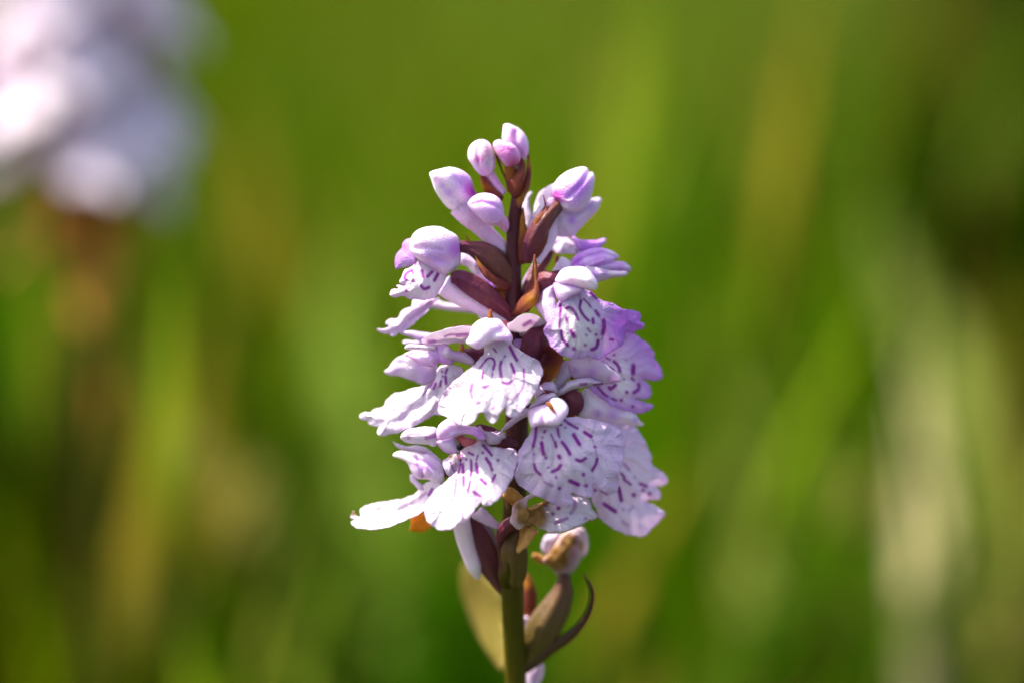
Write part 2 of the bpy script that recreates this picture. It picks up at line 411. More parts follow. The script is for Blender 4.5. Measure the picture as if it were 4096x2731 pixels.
f = solid('bud', orchid, 1, '640,450 660,375 720,310 800,286 870,305 925,370 955,470 965,560 950,640 905,690 850,712 790,700 740,655 690,580 650,520', [(800, 500, -20)], .85, lav=.1, lav_edge=.06, mag=.2, blots=[(770, 520, 40, .35), (770, 520, 40, .35, 3), (830, 690, 120, .3), (880, 420, 120, .14, 2), (830, 400, 130, .12, 3)], folds=['800,300 750,420 770,600 850,690:22 8', '860,310 900,450 890,640:20 6'])
tube('stalk', f, 1, '880,660,0,20 930,740,5,19 985,820,8,17 1060,920,5,15', M_BUD, lav=.4, mag=.35)
f = solid('bud', orchid, 1, '197,675 330,627 430,608 540,630 640,690 690,760 715,860 748,925 690,1000 720,1100 640,1190 560,1160 480,1122 400,1075 330,990 260,880 212,740', [(200, 700, -60), (600, 900, 10)], .72, lav=.08, lav_edge=.04, blots=[(690, 880, 80, .75), (600, 740, 130, .35), (420, 900, 60, .28), (340, 830, 40, .22), (560, 1050, 130, .15), (715, 890, 60, .6, 0), (680, 880, 80, .4, 3)], folds=['300,780 480,950 560,1030:45 10', '490,740 620,850:35 9'])
tube('spur', f, 1, '520,1060,5,40 640,1170,10,42 760,1270,20,38 880,1390,22,34 985,1490,20,30 1060,1560,14,22 1110,1590,10,10', M_BUD, lav=.3, mag=.22)
f = solid('bud', orchid, 1, '640,1035 680,970 760,920 860,908 960,935 1030,1000 1060,1090 1060,1190 1010,1260 930,1290 850,1260 760,1180 690,1110', [(850, 1080, -80)], .85, lav=.24, lav_edge=.2, blots=[(960, 1200, 160, .18), (830, 960, 90, .12)], folds=['660,1050 800,1010 960,1050 1050,1120:22 9'], mag=.06)
tube('spur', f, 1, '960,1190,-50,30 1040,1240,-35,26 1075,1310,-20,18 1082,1360,-12,8', M_BUD, lav=.3, mag=.4)

# --- bracts around the top
sheet('bract', orchid, 1, '960,450 990,470 1040,610 1100,720 1180,610 1250,480 1300,540 1312,640 1300,760 1270,870 1220,960 1150,940 1100,830 1050,700 990,560', [(1000, 500, -20), (1150, 620, 5), (1240, 700, -60), (1290, 560, -20), (1180, 930, -30)], mat=M_BRACT, dome=20)
sheet('bract', orchid, 1, '1340,425 1362,520 1378,640 1372,760 1350,870 1310,950 1270,1050 1230,1090 1200,1000 1240,900 1290,780 1320,620', [(1340, 450, 20), (1360, 700, 0), (1240, 1000, -30)], mat=M_BRACT, blots=[(1260, 960, 90, .8, 0), (1345, 560, 60, .6, 0)], dome=14)
sheet('bract', orchid, 1, '788,712 830,720 900,790 960,860 1020,915 1060,960 1030,1010 960,960 880,925 830,890 800,810', [(800, 750, 10), (1030, 950, -20), (880, 880, 20)], mat=M_BRACT, dome=12, blots=[(840, 850, 50, .9, 0)])
sheet('bract', orchid, 1, '1285,1070 1300,1130 1312,1240 1328,1340 1290,1480 1240,1570 1222,1500 1240,1380 1245,1230 1258,1140', [(1280, 1100, -20), (1250, 1500, -40)], mat=M_BRACT, dome=12, blots=[(1280, 1250, 160, .8, 0)])

# --- open flower at the upper right, seen from behind
f = flower(1, '1320,1700,-20,22 1400,1450,-55,34 1520,1250,-60,36 1620,1130,-40,28 1700,1050,-10,22', tip=(0, .4))
solid('hood', f, 1, '1640,810 1720,710 1850,635 1980,605 2030,620 2052,668 2085,665 2115,712 2110,800 2085,920 2050,1010 1990,1090 1880,1135 1740,1110 1690,1020 1630,960 1620,870', [(1700, 950, 0), (2050, 700, 20)], .7, lav=.42, lav_edge=.16, ew=25, blots=[(1650, 960, 80, .55), (1670, 970, 50, .4, 0), (1650, 960, 90, .7, 3), (1850, 720, 90, -.2), (1780, 1060, 60, -.15), (1960, 860, 120, .15)], folds=['2052,668 1960,800 1800,960:26 12', '1680,960 1760,990 1850,1000:26 -7', '1690,1040 1780,1080:26 -7'])
sheet('sepal', f, 1, '1660,800 1570,835 1490,890 1430,990 1408,1100 1400,1200 1440,1260 1540,1180 1650,1020 1680,900', [(1420, 1100, 20), (1640, 850, 30), (1640, 1000, -20)], dome=40, lav=.06, blots=[(1600, 1000, 70, .35)])
sheet('lip', f, 1, '1690,1060 1640,1130 1595,1230 1590,1330 1625,1395 1700,1415 1790,1425 1880,1395 1990,1275 2100,1165 2180,1060 2195,990 2170,960 2100,960 2050,1010 1900,1120', [(1650, 1100, 0), (1700, 1380, 20), (2170, 990, 60), (1900, 1250, 10)], dome=50, lav=.1, lav_edge=.2, blots=[(1850, 1230, 50, .45), (2060, 1060, 60, .25)], ruf=7)
sheet('sepal', f, 1, '1385,890 1350,910 1310,980 1272,1075 1300,1230 1320,1335 1370,1300 1405,1220 1392,1150 1362,1060 1355,980 1392,905', [(1370, 900, 90), (1330, 1250, 60)], dome=20, lav=.02)
sheet('bract', orchid, 1, '1508,930 1530,1000 1562,1070 1600,1068 1690,1050 1640,1150 1598,1220 1588,1310 1575,1430 1530,1560 1450,1660 1330,1720 1240,1740 1222,1640 1235,1520 1270,1430 1320,1345 1395,1255 1455,1155 1530,1060', [(1510, 950, -80), (1450, 1250, -95), (1280, 1550, -45), (1560, 1300, -60), (1300, 1700, -40)], mat=M_BRACT, dome=45, blots=[(1430, 1330, 120, .5, 0), (1510, 980, 40, .6, 0), (1400, 1500, 90, .3, 0)])
tube('stalk', f, 1, '1640,1180,30,34 1600,1330,30,36 1560,1480,25,30 1500,1600,20,24 1440,1720,15,16', M_BUD, lav=.2)

# --- flower behind on the right (only its lip tip and a petal show)
f = flower(3, '290,900,40,20 420,640,80,26 560,430,110,24 640,300,120,16')
sheet('lip', f, 3, '690,155 800,150 880,175 940,240 1045,330 960,362 820,362 690,342 600,310 578,295 610,240', [(600, 290, 90), (1000, 320, 60), (760, 160, 120)], marks=['690,215 800,190:40 .35', '890,268:38 .45', '960,325:20 .5', '720,320 800,330:22 .3'], dome=25, lav=.03)
sheet('petal', f, 3, '905,122 990,180 1100,195 1210,190 1318,168 1337,200 1300,250 1240,287 1130,310 1020,330 950,260 900,180', [(920, 150, 90), (1300, 210, 70), (1100, 250, 50)], dome=25, lav=.3, lav_edge=.5, blots=[(1100, 260, 120, .3)])
sheet('sepal', f, 3, '420,480 480,420 560,320 590,300 540,480 500,620 480,800 420,960 300,1010 270,860 290,700 340,600', [(560, 320, 110), (300, 900, 60)], dome=20, lav=.25, lav_edge=.4)

# --- right flower behind the marked one
f = flower(3, '320,860,20,18 520,700,10,34 640,690,0,32 760,640,10,24', tip=(.2, 0))
solid('hood', f, 3, '888,505 908,420 1000,350 1130,300 1280,288 1410,330 1470,370 1495,410 1478,425 1430,440 1440,470 1330,530 1200,560 1050,560 930,545', [(900, 480, 0), (1450, 400, 30)], .55, lav=.42, lav_edge=.5, blots=[(1400, 350, 70, -.3), (1080, 440, 60, -.2), (980, 430, 90, .2)], folds=['920,500 1080,400 1280,350 1460,400:24 11', '1100,520 1300,440:24 -8'])
sheet('petal', f, 3, '1200,470 1330,455 1460,455 1560,468 1630,515 1650,555 1630,585 1600,595 1500,600 1350,600 1200,600', [(1200, 540, 0), (1640, 550, 20)], dome=30, lav=.22, lav_edge=.3, blots=[(1500, 530, 120, .2), (1580, 520, 40, -.2)])
sheet('sepal', f, 3, '1070,520 1140,525 1230,532 1380,570 1500,575 1590,582 1607,610 1580,640 1430,662 1330,690 1230,712 1150,720 1080,650', [(1080, 600, -40), (1590, 610, -30)], dome=25, lav=.04, blots=[(1200, 610, 50, .5), (1320, 605, 35, .45)])
tube('spur', f, 3, '860,480,30,40 800,560,40,38 740,650,50,34 660,740,60,26', M_BUD, lav=.25)
sheet('bract', orchid, 3, '700,365 735,400 742,500 742,590 740,680 690,690 690,560 690,430', [(715, 380, 60), (715, 650, 40)], mat=M_BRACT, dome=10)

# --- left upper flower
f = flower(2, '1830,900,0,22 1720,780,0,38 1560,600,-20,52 1400,470,-35,42 1250,415,-40,26 1130,400,-45,22', tip=(.5, 0))
solid('hood', f, 2, '520,280 560,220 640,170 780,143 900,155 1000,205 1080,250 1120,310 1140,450 1142,560 1120,640 1050,700 940,745 820,700 690,620 560,520 500,430', [(520, 400, -100), (1100, 500, -50)], .62, lav=.14, lav_edge=.08, mag=.06, blots=[(1090, 430, 130, .45), (820, 570, 170, .3), (700, 250, 140, -.1), (560, 440, 50, .05, 2)], folds=['510,430 700,400 900,440:30 9', '520,460 700,540 900,660:45 -14', '700,600 850,560 1000,600:60 12'])
sheet('petal', f, 2, '560,290 490,295 440,320 405,370 400,415 350,465 318,540 312,610 322,682 380,668 440,655 500,640 560,590 600,450', [(330, 600, -40), (560, 350, -70), (560, 560, -80)], dome=20, lav=.42, lav_edge=.5, blots=[(430, 420, 70, .1), (430, 650, 50, -.3)])
sheet('lip', f, 2, '520,655 425,698 398,770 370,850 410,870 440,880 330,885 360,925 290,925 255,960 252,1005 290,1035 430,1022 470,1045 560,1062 700,1066 800,1048 870,960 920,880 960,740 860,640 690,580 600,560', [(600, 620, -90), (900, 720, -70), (560, 900, -130), (280, 990, -90), (800, 1040, -100)], marks=['570,570 565,610:24', '530,690 455,740 435,800 470,820:20', '530,690 540,740:16', '545,830:24', '650,700 670,780:24', '780,715 720,775:24', '850,745 810,820:26', '640,890 680,930 740,910:24', '455,950:24'], dome=40, lav=.02, lav_edge=.22, ew=14, ray=(760, 560, 4, 12))
sheet('lip', f, 2, '870,1035 800,1050 700,1050 540,1068 510,1150 440,1180 380,1230 350,1290 270,1305 200,1340 200,1380 232,1397 215,1420 150,1430 82,1430 130,1475 250,1500 270,1525 320,1525 350,1480 440,1452 560,1355 700,1232 800,1115', [(700, 1060, 20), (820, 1070, 30), (100, 1440, 30), (500, 1350, -10)], marks=['690,1075 640,1140:14 .4', '760,1110 500,1310:30 .28'], dome=22, lav=.12, lav_edge=.22, ruf=8, ray=(850, 1000, 6, 14), folds=['780,1110 600,1250 400,1420:30 14'])
tube('spur', f, 2, '930,880,-30,44 1060,960,-20,46 1240,1060,-10,42 1450,1180,-4,36 1640,1290,0,30 1800,1370,8,20', M_BUD, lav=.26, mag=.08, sides=20)
sheet('sepal', f, 2, '780,1060 830,1058 940,1100 1040,1112 1150,1105 1340,1195 1360,1235 1230,1225 1100,1212 960,1196 860,1180 780,1160 740,1110', [(800, 1110, 160), (1300, 1210, 140)], dome=20, lav=.02)
tube('ovary', f, 2, '1020,790,-70,20 1120,795,-72,34 1260,870,-70,42 1430,990,-60,42 1580,1110,-40,36 1700,1220,-20,26 1760,1300,-10,16', M_OVARY, sides=24, ribs=6, ribamp=.1, twist=.35)
sheet('bract', orchid, 2, '1210,255 1240,300 1285,390 1330,520 1400,600 1500,690 1640,790 1780,850 1770,930 1690,960 1580,890 1440,785 1365,670 1330,560 1280,420 1235,350', [(1220, 280, -60), (1330, 540, -75), (1700, 880, -50), (1450, 680, -85)], mat=M_BRACT, dome=20, blots=[(1270, 380, 120, .9, 0), (1370, 600, 70, .5, 0)])
sheet('bract', orchid, 2, '1570,910 1640,930 1690,960 1700,1080 1705,1190 1660,1130 1600,1030', [(1600, 950, -30), (1690, 1150, -20)], mat=M_BRACT, dome=8, blots=[(1640, 1030, 80, .8, 0)])
sheet('petal', f, 2, '1140,480 1260,520 1350,600 1440,740 1590,890 1580,1010 1500,960 1400,840 1300,740 1200,640 1130,620', [(1140, 560, 60), (1560, 950, 50)], dome=20, lav=.2, blots=[(1500, 880, 120, .5), (1270, 680, 60, -.2)])
tube('stalk', f, 2, '1550,560,50,30 1660,600,45,36 1740,680,40,26', M_BUD, lav=.35)
tube('stalk', f, 2, '1640,380,20,26 1690,520,18,18 1720,700,15,12', M_BUD, lav=.4)

# --- left sepal-like tail between flowers (flower behind at the left)
f = flower(4, '1860,330,60,16 1700,250,60,30 1500,230,70,26 1250,250,80,20')
sheet('petal', f, 4, '530,242 640,232 760,240 900,262 1000,290 1000,360 900,385 760,345 660,300 580,270', [(540, 250, 40), (950, 320, 40)], dome=15, lav=.16, blots=[(800, 320, 100, .15)])
sheet('petal', f, 4, '590,350 620,338 720,345 850,330 900,360 800,395 660,392 600,375', [(600, 360, 110), (850, 360, 90)], dome=12, lav=.05)
sheet('sepal', f, 4, '1430,30 1480,20 1600,40 1800,90 1830,170 1700,180 1560,140 1450,90', [(1440, 40, 120), (1800, 130, 60)], dome=12, lav=.06)

# --- left flower with the long tongue-like lip
f = flower(4, '1920,640,10,18 1700,560,0,32 1480,530,-10,34 1340,510,-20,30 1250,500,-20,20')
sheet('sepal', f, 4, '380,682 430,650 480,572 570,512 690,498 800,540 980,620 980,720 840,835 700,792 560,742 420,722', [(390, 680, 40), (900, 700, 10), (650, 530, 30)], dome=35, lav=.1, lav_edge=.08, blots=[(770, 600, 60, .25), (540, 620, 50, .25), (850, 730, 130, .25), (480, 690, 60, .15)])
solid('hood', f, 4, '600,500 640,470 720,445 880,430 960,400 1070,375 1120,430 1150,520 1165,590 1130,607 1060,605 990,592 935,642 870,630 760,598 680,540', [(620, 490, -60), (1100, 500, -90)], .6, lav=.2, lav_edge=.4, blots=[(800, 480, 120, -.1), (1020, 560, 120, .2), (940, 560, 30, .25, 2)], folds=['620,495 800,480 960,520:26 10', '960,430 1000,520 985,590:24 12'], mag=.06)
sheet('petal', f, 4, '610,420 640,387 720,382 860,392 960,385 970,450 880,455 780,450 680,445 620,440', [(620, 410, -120), (940, 420, -110)], dome=35, lav=.01, lav_edge=.04)
sheet('petal', f, 4, '1030,470 1050,420 1092,400 1150,450 1280,470 1340,510 1400,570 1385,615 1290,600 1200,572 1080,550', [(1050, 450, -140), (1380, 590, -110)], dome=40, lav=.1, lav_edge=.12, blots=[(1180, 490, 90, .2)])
sheet('lip', f, 4, '990,640 960,740 880,830 780,850 600,905 460,950 405,1010 380,1070 265,1108 240,1140 145,1140 108,1170 120,1212 190,1242 205,1275 315,1312 298,1375 335,1402 430,1396 600,1350 780,1270 930,1182 1080,1160 1250,1050 1300,850 1250,650 1120,610', [(1050, 650, -70), (900, 900, -80), (450, 1000, 10), (130, 1170, 20), (330, 1370, -20), (700, 1200, -100), (1200, 1000, -60)], marks=['1090,655 1070,705:16', '1030,685:15', '1035,740:14', '1070,740 1075,820:19', '1020,790 1010,850:15', '960,820 935,880:19', '945,760 900,860:10', '970,720 850,905:8', '850,910 820,950:9', '700,1050 680,1080:12 .4'], dome=20, lav=.03, lav_edge=.1, blots=[(350, 1170, 60, .16), (650, 1180, 140, .1), (560, 1280, 90, .12)], ruf=9, wav=8, ray=(1080, 600, 6, 15), folds=['980,920 760,1110 520,1260:50 20', '700,960 480,1080 350,1180:40 -10'])

# --- the middle flower facing the viewer
f = flower(4, '1850,330,-40,20 1800,250,-80,30 1700,220,-120,34 1600,240,-150,30')
sheet('sepal', f, 4, '798,345 850,300 920,265 1050,222 1180,192 1330,188 1400,220 1330,360 1180,372 960,386 830,384', [(820, 350, -110), (1350, 260, -160), (1050, 290, -150)], dome=28, lav=.03, lav_edge=.08, marks=['1060,300 1120,275 1210,272 1330,270:12 .8', '1200,285 1310,275:26 .6', '880,350 950,345:24 .6'])
sheet('sepal', f, 4, '1760,170 1810,140 1900,72 2010,44 2100,68 2172,130 2172,200 2080,250 1950,290 1840,298 1780,240', [(1800, 220, -150), (2150, 150, -100), (2000, 160, -140)], dome=28, lav=.03, lav_edge=.07, marks=['1950,170 2020,130:26 .75', '2020,150 2080,150:26 .4'])
solid('hood', f, 4, '1298,365 1330,285 1362,190 1450,110 1560,86 1680,110 1735,170 1800,250 1825,320 1800,372 1730,350 1620,352 1520,395 1440,440 1365,412', [(1350, 360, -215), (1780, 330, -195), (1560, 150, -175)], .75, lav=.05, lav_edge=.07, blots=[(1440, 420, 70, .25), (1750, 310, 90, .25), (1680, 180, 60, .1)], folds=['1560,330 1620,250 1700,230:50 14', '1720,160 1770,240:26 8'])
sheet('lip', f, 4, '1515,330 1510,420 1490,490 1400,600 1280,700 1180,780 1080,880 1020,980 985,1080 1000,1160 1100,1200 1150,1232 1230,1280 1330,1285 1400,1230 1440,1152 1480,1140 1540,1222 1600,1272 1640,1232 1680,1150 1742,1085 1745,1150 1800,1202 1860,1190 1950,1100 2060,950 2130,800 2162,660 2122,580 2030,520 1900,450 1830,390 1760,330', [(1640, 380, -150), (1640, 600, -190), (1150, 950, -160), (1030, 1100, -160), (1330, 1250, -300), (1600, 1240, -335), (1850, 1150, -305), (2130, 680, -190), (1640, 950, -290), (1950, 800, -245), (1350, 800, -235)], marks=['1605,430 1640,470:11', '1790,410 1830,490 1870,560:21', '1530,555 1490,600 1455,645:13', '1520,560 1560,535 1600,545 1620,590 1605,660:16', '1490,690 1480,760:16', '1595,710 1595,735:11', '1735,515:15', '1695,575 1680,640 1695,740:20', '1805,600 1825,650 1845,705:20', '1710,805 1760,820 1810,795:18', '1945,660 1950,760:14', '1950,760 1930,880 1870,960:16 .7', '1870,960 1810,1000 1740,975:16 .5', '1370,830 1355,900 1365,975:24 .75', '1480,860 1520,860 1555,840:16', '1655,900:14', '1070,900 1060,970:32 .35', '1425,1045 1460,1035:15', '1525,1025:11', '1625,1050 1600,1110:18 .6', '1695,740 1700,790 1720,810:9 .6', '1845,705 1840,770 1810,800:9 .6', '1735,515 1695,575:8 .6', '1605,660 1595,735:8 .5', '1870,560 1940,660:7 .3', '1355,740 1345,830:10 .4'], dome=10, lav=.02, lav_edge=.14, ew=14, blots=[(1650, 400, 70, .1)], ruf=9, wav=7, ray=(1640, 330, 5, 13))
sheet('bract', orchid, 4, '1555,0 1580,-10 1595,50 1605,120 1550,120', [(1575, 0, -170), (1575, 110, -180)], mat=M_BRACT, dome=6, blots=[(1575, 60, 60, .5, 0)])
sheet('bract', orchid, 4, '1185,162 1202,180 1198,215 1160,215 1170,185', [(1185, 170, -20), (1180, 210, -20)], mat=M_BRACT, dome=5)
sheet('bract', orchid, 4, '1245,362 1272,385 1272,470 1215,470 1222,400', [(1245, 370, -40), (1245, 460, -40)], mat=M_DRY, dome=8)

# --- right marked flower
f = flower(3, '300,1060,0,22 440,800,-60,34 560,700,-110,36 680,690,-150,24')
sheet('sepal', f, 3, '690,720 600,760 530,830 490,890 440,970 455,1050 520,1140 560,1230 620,1290 700,1290 740,1150 720,1000 690,880', [(470, 980, -130), (680, 800, -180), (680, 1200, -190)], dome=45, lav=.1, lav_edge=.3, blots=[(660, 1120, 50, -.1)])
solid('hood', f, 3, '690,700 720,630 790,552 900,525 1060,530 1130,580 1190,660 1227,740 1212,802 1170,818 1080,805 1000,800 900,770 800,760 720,740', [(720, 680, -180), (1200, 760, -240)], .8, lav=.03, lav_edge=.22, ew=10, folds=['740,700 900,650 1100,700:40 -10', '1000,560 1080,680 1180,780:26 9'])
solid('petal', f, 3, '678,735 760,730 880,750 1000,780 1060,800 1000,860 900,905 850,945 800,965 740,952 695,870', [(720, 800, -190), (1000, 800, -220)], .75, lav=.1, lav_edge=.5, ew=12)
sheet('lip', f, 3, '820,880 740,960 690,1050 660,1120 560,1290 545,1330 580,1411 650,1531 760,1621 880,1671 1000,1673 1120,1651 1250,1690 1300,1645 1400,1590 1480,1540 1545,1490 1562,1400 1610,1332 1695,1375 1702,1330 1800,1292 1812,1240 1752,1200 1772,1160 1752,1110 1662,1065 1545,1060 1450,1000 1300,950 1230,920 1150,840 1030,800 920,820', [(900, 860, -190), (1000, 1200, -220), (600, 1350, -215), (900, 1650, -230), (1250, 1650, -165), (1780, 1240, 0), (1450, 1050, -75), (1500, 1450, -75), (1200, 1400, -175)], marks=['755,1000 760,1080 750,1150:22', '750,1180 745,1280:18', '770,1330 780,1420 850,1510:25', '830,1050 870,1035 930,1080 980,1190:22', '830,1160 840,1200:24', '890,1330 930,1400:32', '1015,950 1000,1050 1060,1150 1110,1200:22', '1050,930 1100,980 1140,1030:14', '1200,1080 1240,1140:24', '1300,1200 1305,1290 1290,1360:34', '1165,1180 1170,1230:24', '1100,1300 1130,1340:20 .7', '1085,1380:20 .7', '975,1290:14 .5', '1205,1375:20', '1380,1435 1420,1440:20', '925,1550:30', '1070,1505:26 .8', '1230,1450 1210,1530 1150,1560:27', '1140,850 1210,920:26', '755,1000 742,1150 745,1280 770,1420 850,1530:9 .5', '1140,1030 1240,1140 1310,1280 1290,1400 1225,1480:9 .5', '850,1510 925,1560 1070,1590 1150,1560:8 .35', '1110,1200 1165,1220:9 .6'], dome=25, lav=.30, lav_edge=.5, ew=26, blots=[(1000, 1150, 300, -.34), (980, 1420, 240, -.3), (1450, 1250, 200, .28), (1650, 1200, 150, .2)], ruf=9, ray=(920, 800, 4, 13))
sheet('bract', orchid, 3, '430,370 455,440 480,600 495,800 500,880 440,1010 360,1060 250,1120 120,1140 110,1100 200,1000 290,880 370,790 400,600', [(440, 400, -120), (450, 800, -140), (180, 1080, -60), (330, 950, -130)], mat=M_BRACT, dome=35, blots=[(430, 560, 150, .4, 0), (400, 960, 90, .8, 0)])

# --- ovaries and the curled bract in the middle
f = tube('flower', orchid, 5, '520,-160,-20,18 500,-60,-60,36 440,40,-80,52 400,140,-80,50 350,260,-60,36', M_OVARY, sides=24, ribs=5, ribamp=.12, twist=.4)
sheet('petal', f, 5, '160,20 250,15 340,40 392,70 370,110 290,150 210,170 170,90', [(180, 90, -90), (380, 80, -95)], dome=20, lav=.4, lav_edge=.4)
sheet('bract', orchid, 5, '620,95 700,145 770,215 766,300 725,420 645,520 500,578 480,540 560,440 540,350 440,250 530,170', [(620, 110, -110), (760, 250, -120), (500, 550, -100), (560, 300, -60)], mat=M_BRACT, dome=-50, blots=[(700, 430, 90, .45, 0), (600, 400, 60, .3, 0)])
tube('ovary', f, 5, '600,0,-20,22 580,100,-30,36 540,240,-40,42 480,400,-30,40 430,520,-20,28', M_OVARY, sides=24, ribs=6, ribamp=.1)

# --- right flower with the cut lip
f = flower(5, '330,480,10,18 600,420,10,30 720,360,0,32 820,330,-10,22')
sheet('lip', f, 5, '1180,200 1300,90 1450,0 1560,-90 1640,-60 1760,5 1880,110 1932,180 1932,250 2012,370 2038,490 1990,537 1800,525 1880,600 1902,700 1870,757 1700,768 1800,800 1912,840 1912,872 1860,922 1700,947 1560,907 1400,852 1260,752 1100,612 1050,420', [(1150, 400, -60), (1560, -60, 30), (2010, 480, 100), (1880, 880, 70), (1200, 680, -60), (1600, 450, 0)], marks=['1430,213:20', '1330,250 1380,275:15', '1430,300 1480,350 1505,420:25', '1270,300 1340,350 1430,400:13', '1670,350 1670,440:38', '1580,280:20 .4', '1650,505 1680,535:17', '1555,520:16', '1740,580 1740,640 1680,685:28', '1590,680:28', '1450,590 1390,640 1370,620:25', '1225,615 1300,700 1350,735:18', '1400,760 1460,785:16', '1520,780:26', '1665,860:24', '1350,735 1400,760:9 .6', '1505,420 1555,520:8 .4', '1670,440 1655,505:9 .5', '1680,535 1740,580:9 .5', '1680,685 1590,690 1540,760:8 .35', '1430,850 1560,880:9 .3'], dome=30, lav=.3, lav_edge=.52, ew=28, blots=[(1480, 380, 200, -.25), (1560, 650, 200, -.26), (1750, 200, 150, .12)], ruf=8, ray=(1100, 380, 5, 13))
sheet('sepal', f, 5, '760,315 850,280 1000,255 1120,245 1260,290 1430,420 1535,530 1400,572 1300,585 1150,545 1000,520 930,512 870,420 850,340', [(860, 350, -90), (1500, 520, -90), (1150, 330, -110)], dome=30, lav=.16, lav_edge=.16, blots=[(1150, 430, 70, .25), (1400, 520, 50, .3), (950, 410, 40, .25)])
sheet('petal', f, 5, '800,592 880,532 980,508 1140,496 1175,520 1300,568 1290,590 1200,602 1000,632 880,662 780,715 710,732 700,700', [(800, 600, -110), (1250, 560, -110)], dome=35, lav=.03, marks=['1010,585 1080,578:24 .7', '1180,590 1290,572:16 .9'])
sheet('sepal', f, 5, '680,560 720,440 770,330 860,300 900,480 820,560 780,620 720,700 700,640', [(720, 600, -60), (850, 380, -50)], dome=25, lav=.06, blots=[(790, 440, 30, .2)])

# --- lower right pair: the shaded front flower
f = flower(5, '300,620,-30,20 500,640,-90,30 600,760,-140,34 640,860,-170,26')
sheet('petal', f, 5, '430,740 440,660 500,590 600,540 680,560 720,640 720,700 600,720 520,780 470,830', [(450, 700, -150), (700, 620, -140)], dome=35, lav=.14, lav_edge=.1, blots=[(580, 600, 80, .15)])
sheet('petal', f, 5, '360,880 420,800 470,740 560,700 680,690 720,740 640,800 520,860 430,890', [(380, 870, -190), (690, 720, -180)], dome=35, lav=.16, lav_edge=.1, blots=[(520, 720, 100, .1)])
solid('hood', f, 5, '352,1000 352,930 400,880 500,850 570,830 640,760 740,750 820,800 860,880 845,960 800,1020 740,1090 640,1105 560,1095 460,1110 400,1132 372,1080', [(400, 1050, -260), (780, 900, -220), (600, 1080, -265)], .72, lav=.12, lav_edge=.1, blots=[(560, 930, 120, .08), (430, 1080, 70, .12)], folds=['620,800 560,900 540,1080:26 12', '400,900 470,960:40 -8'], mag=.05)
tube('bract_tip', f, 5, '590,820,-262,8 630,850,-272,10 690,940,-285,3', M_BRACT, tip=(.4, 1))
sheet('sepal', f, 5, '0,1170 60,1090 160,1000 260,910 340,880 400,900 370,970 250,1030 130,1120 20,1180 -60,1260 -110,1330 -150,1330 -130,1260', [(0, 1170, -180), (350, 920, -205)], dome=25, lav=.06, marks=['20,1105 75,1040:16 .7', '110,1050:16 .5'])
sheet('lip', f, 7, '400,240 395,300 360,380 290,490 252,560 245,700 205,820 270,920 400,1010 560,1082 690,1132 820,1142 852,1090 822,1000 900,1025 960,1040 1010,1060 1046,1040 1060,908 1110,930 1180,990 1262,1012 1332,950 1332,800 1357,740 1392,620 1392,400 1350,320 1200,240 1000,195 850,178 740,185 600,200', [(560, 260, -235), (560, 500, -258), (230, 800, -235), (800, 1130, -240), (1030, 1050, -225), (1250, 990, -175), (1380, 500, -130), (1100, 220, -140), (800, 750, -268), (1100, 650, -215)], marks=['445,285 435,400 410,500:20', '530,345 545,330:16', '510,400:13', '505,460 515,530 525,580:26', '550,620:20', '420,580:17', '425,690 440,750 490,800:20', '605,365 635,430:12', '650,450 660,500:20', '690,600 700,620:26', '575,725:15', '620,770 680,740 710,700:23', '660,830:17', '680,260 720,265:12', '675,300 690,380:16', '700,400:10', '725,450 770,510 810,580:23', '760,295:13', '740,200 800,250 890,300:18', '850,370 890,440 915,475:26', '970,345 1040,390:24', '1080,500:24 .9', '1105,630 1090,690 1050,755:20', '880,640 930,655 980,625:20', '860,760:16 .3', '955,800:23', '810,870 900,910:28', '985,920:23', '530,880 630,930:20 .5', '695,950:24', '915,475 935,520:10 .35', '1040,390 1080,500 1105,630:9 .45', '525,580 550,620:11 .5', '635,430 655,460:9 .6', '410,500 420,690:8 .35', '490,800 530,880:8 .3', '900,910 985,925:9 .4', '700,620 715,700:8 .35', '980,625 1050,560:7 .2'], dome=15, lav=.1, lav_edge=.22, ew=30, blots=[(1250, 500, 160, .1), (600, 1050, 150, .08)], ruf=7, wav=8, ray=(560, 180, 5, 13))
tube('bract', orchid, 5, '895,480,-40,5 920,560,-45,8 955,660,-50,10 975,780,-55,11 960,900,-55,12 910,1010,-50,12', M_BRACT, tip=(.5, 1.3))
tube('ovary', f, 5, '760,740,-40,24 850,720,-50,38 920,800,-50,44 880,900,-40,38 800,1000,-30,30', M_OVARY, sides=20, ribs=6, ribamp=.1)

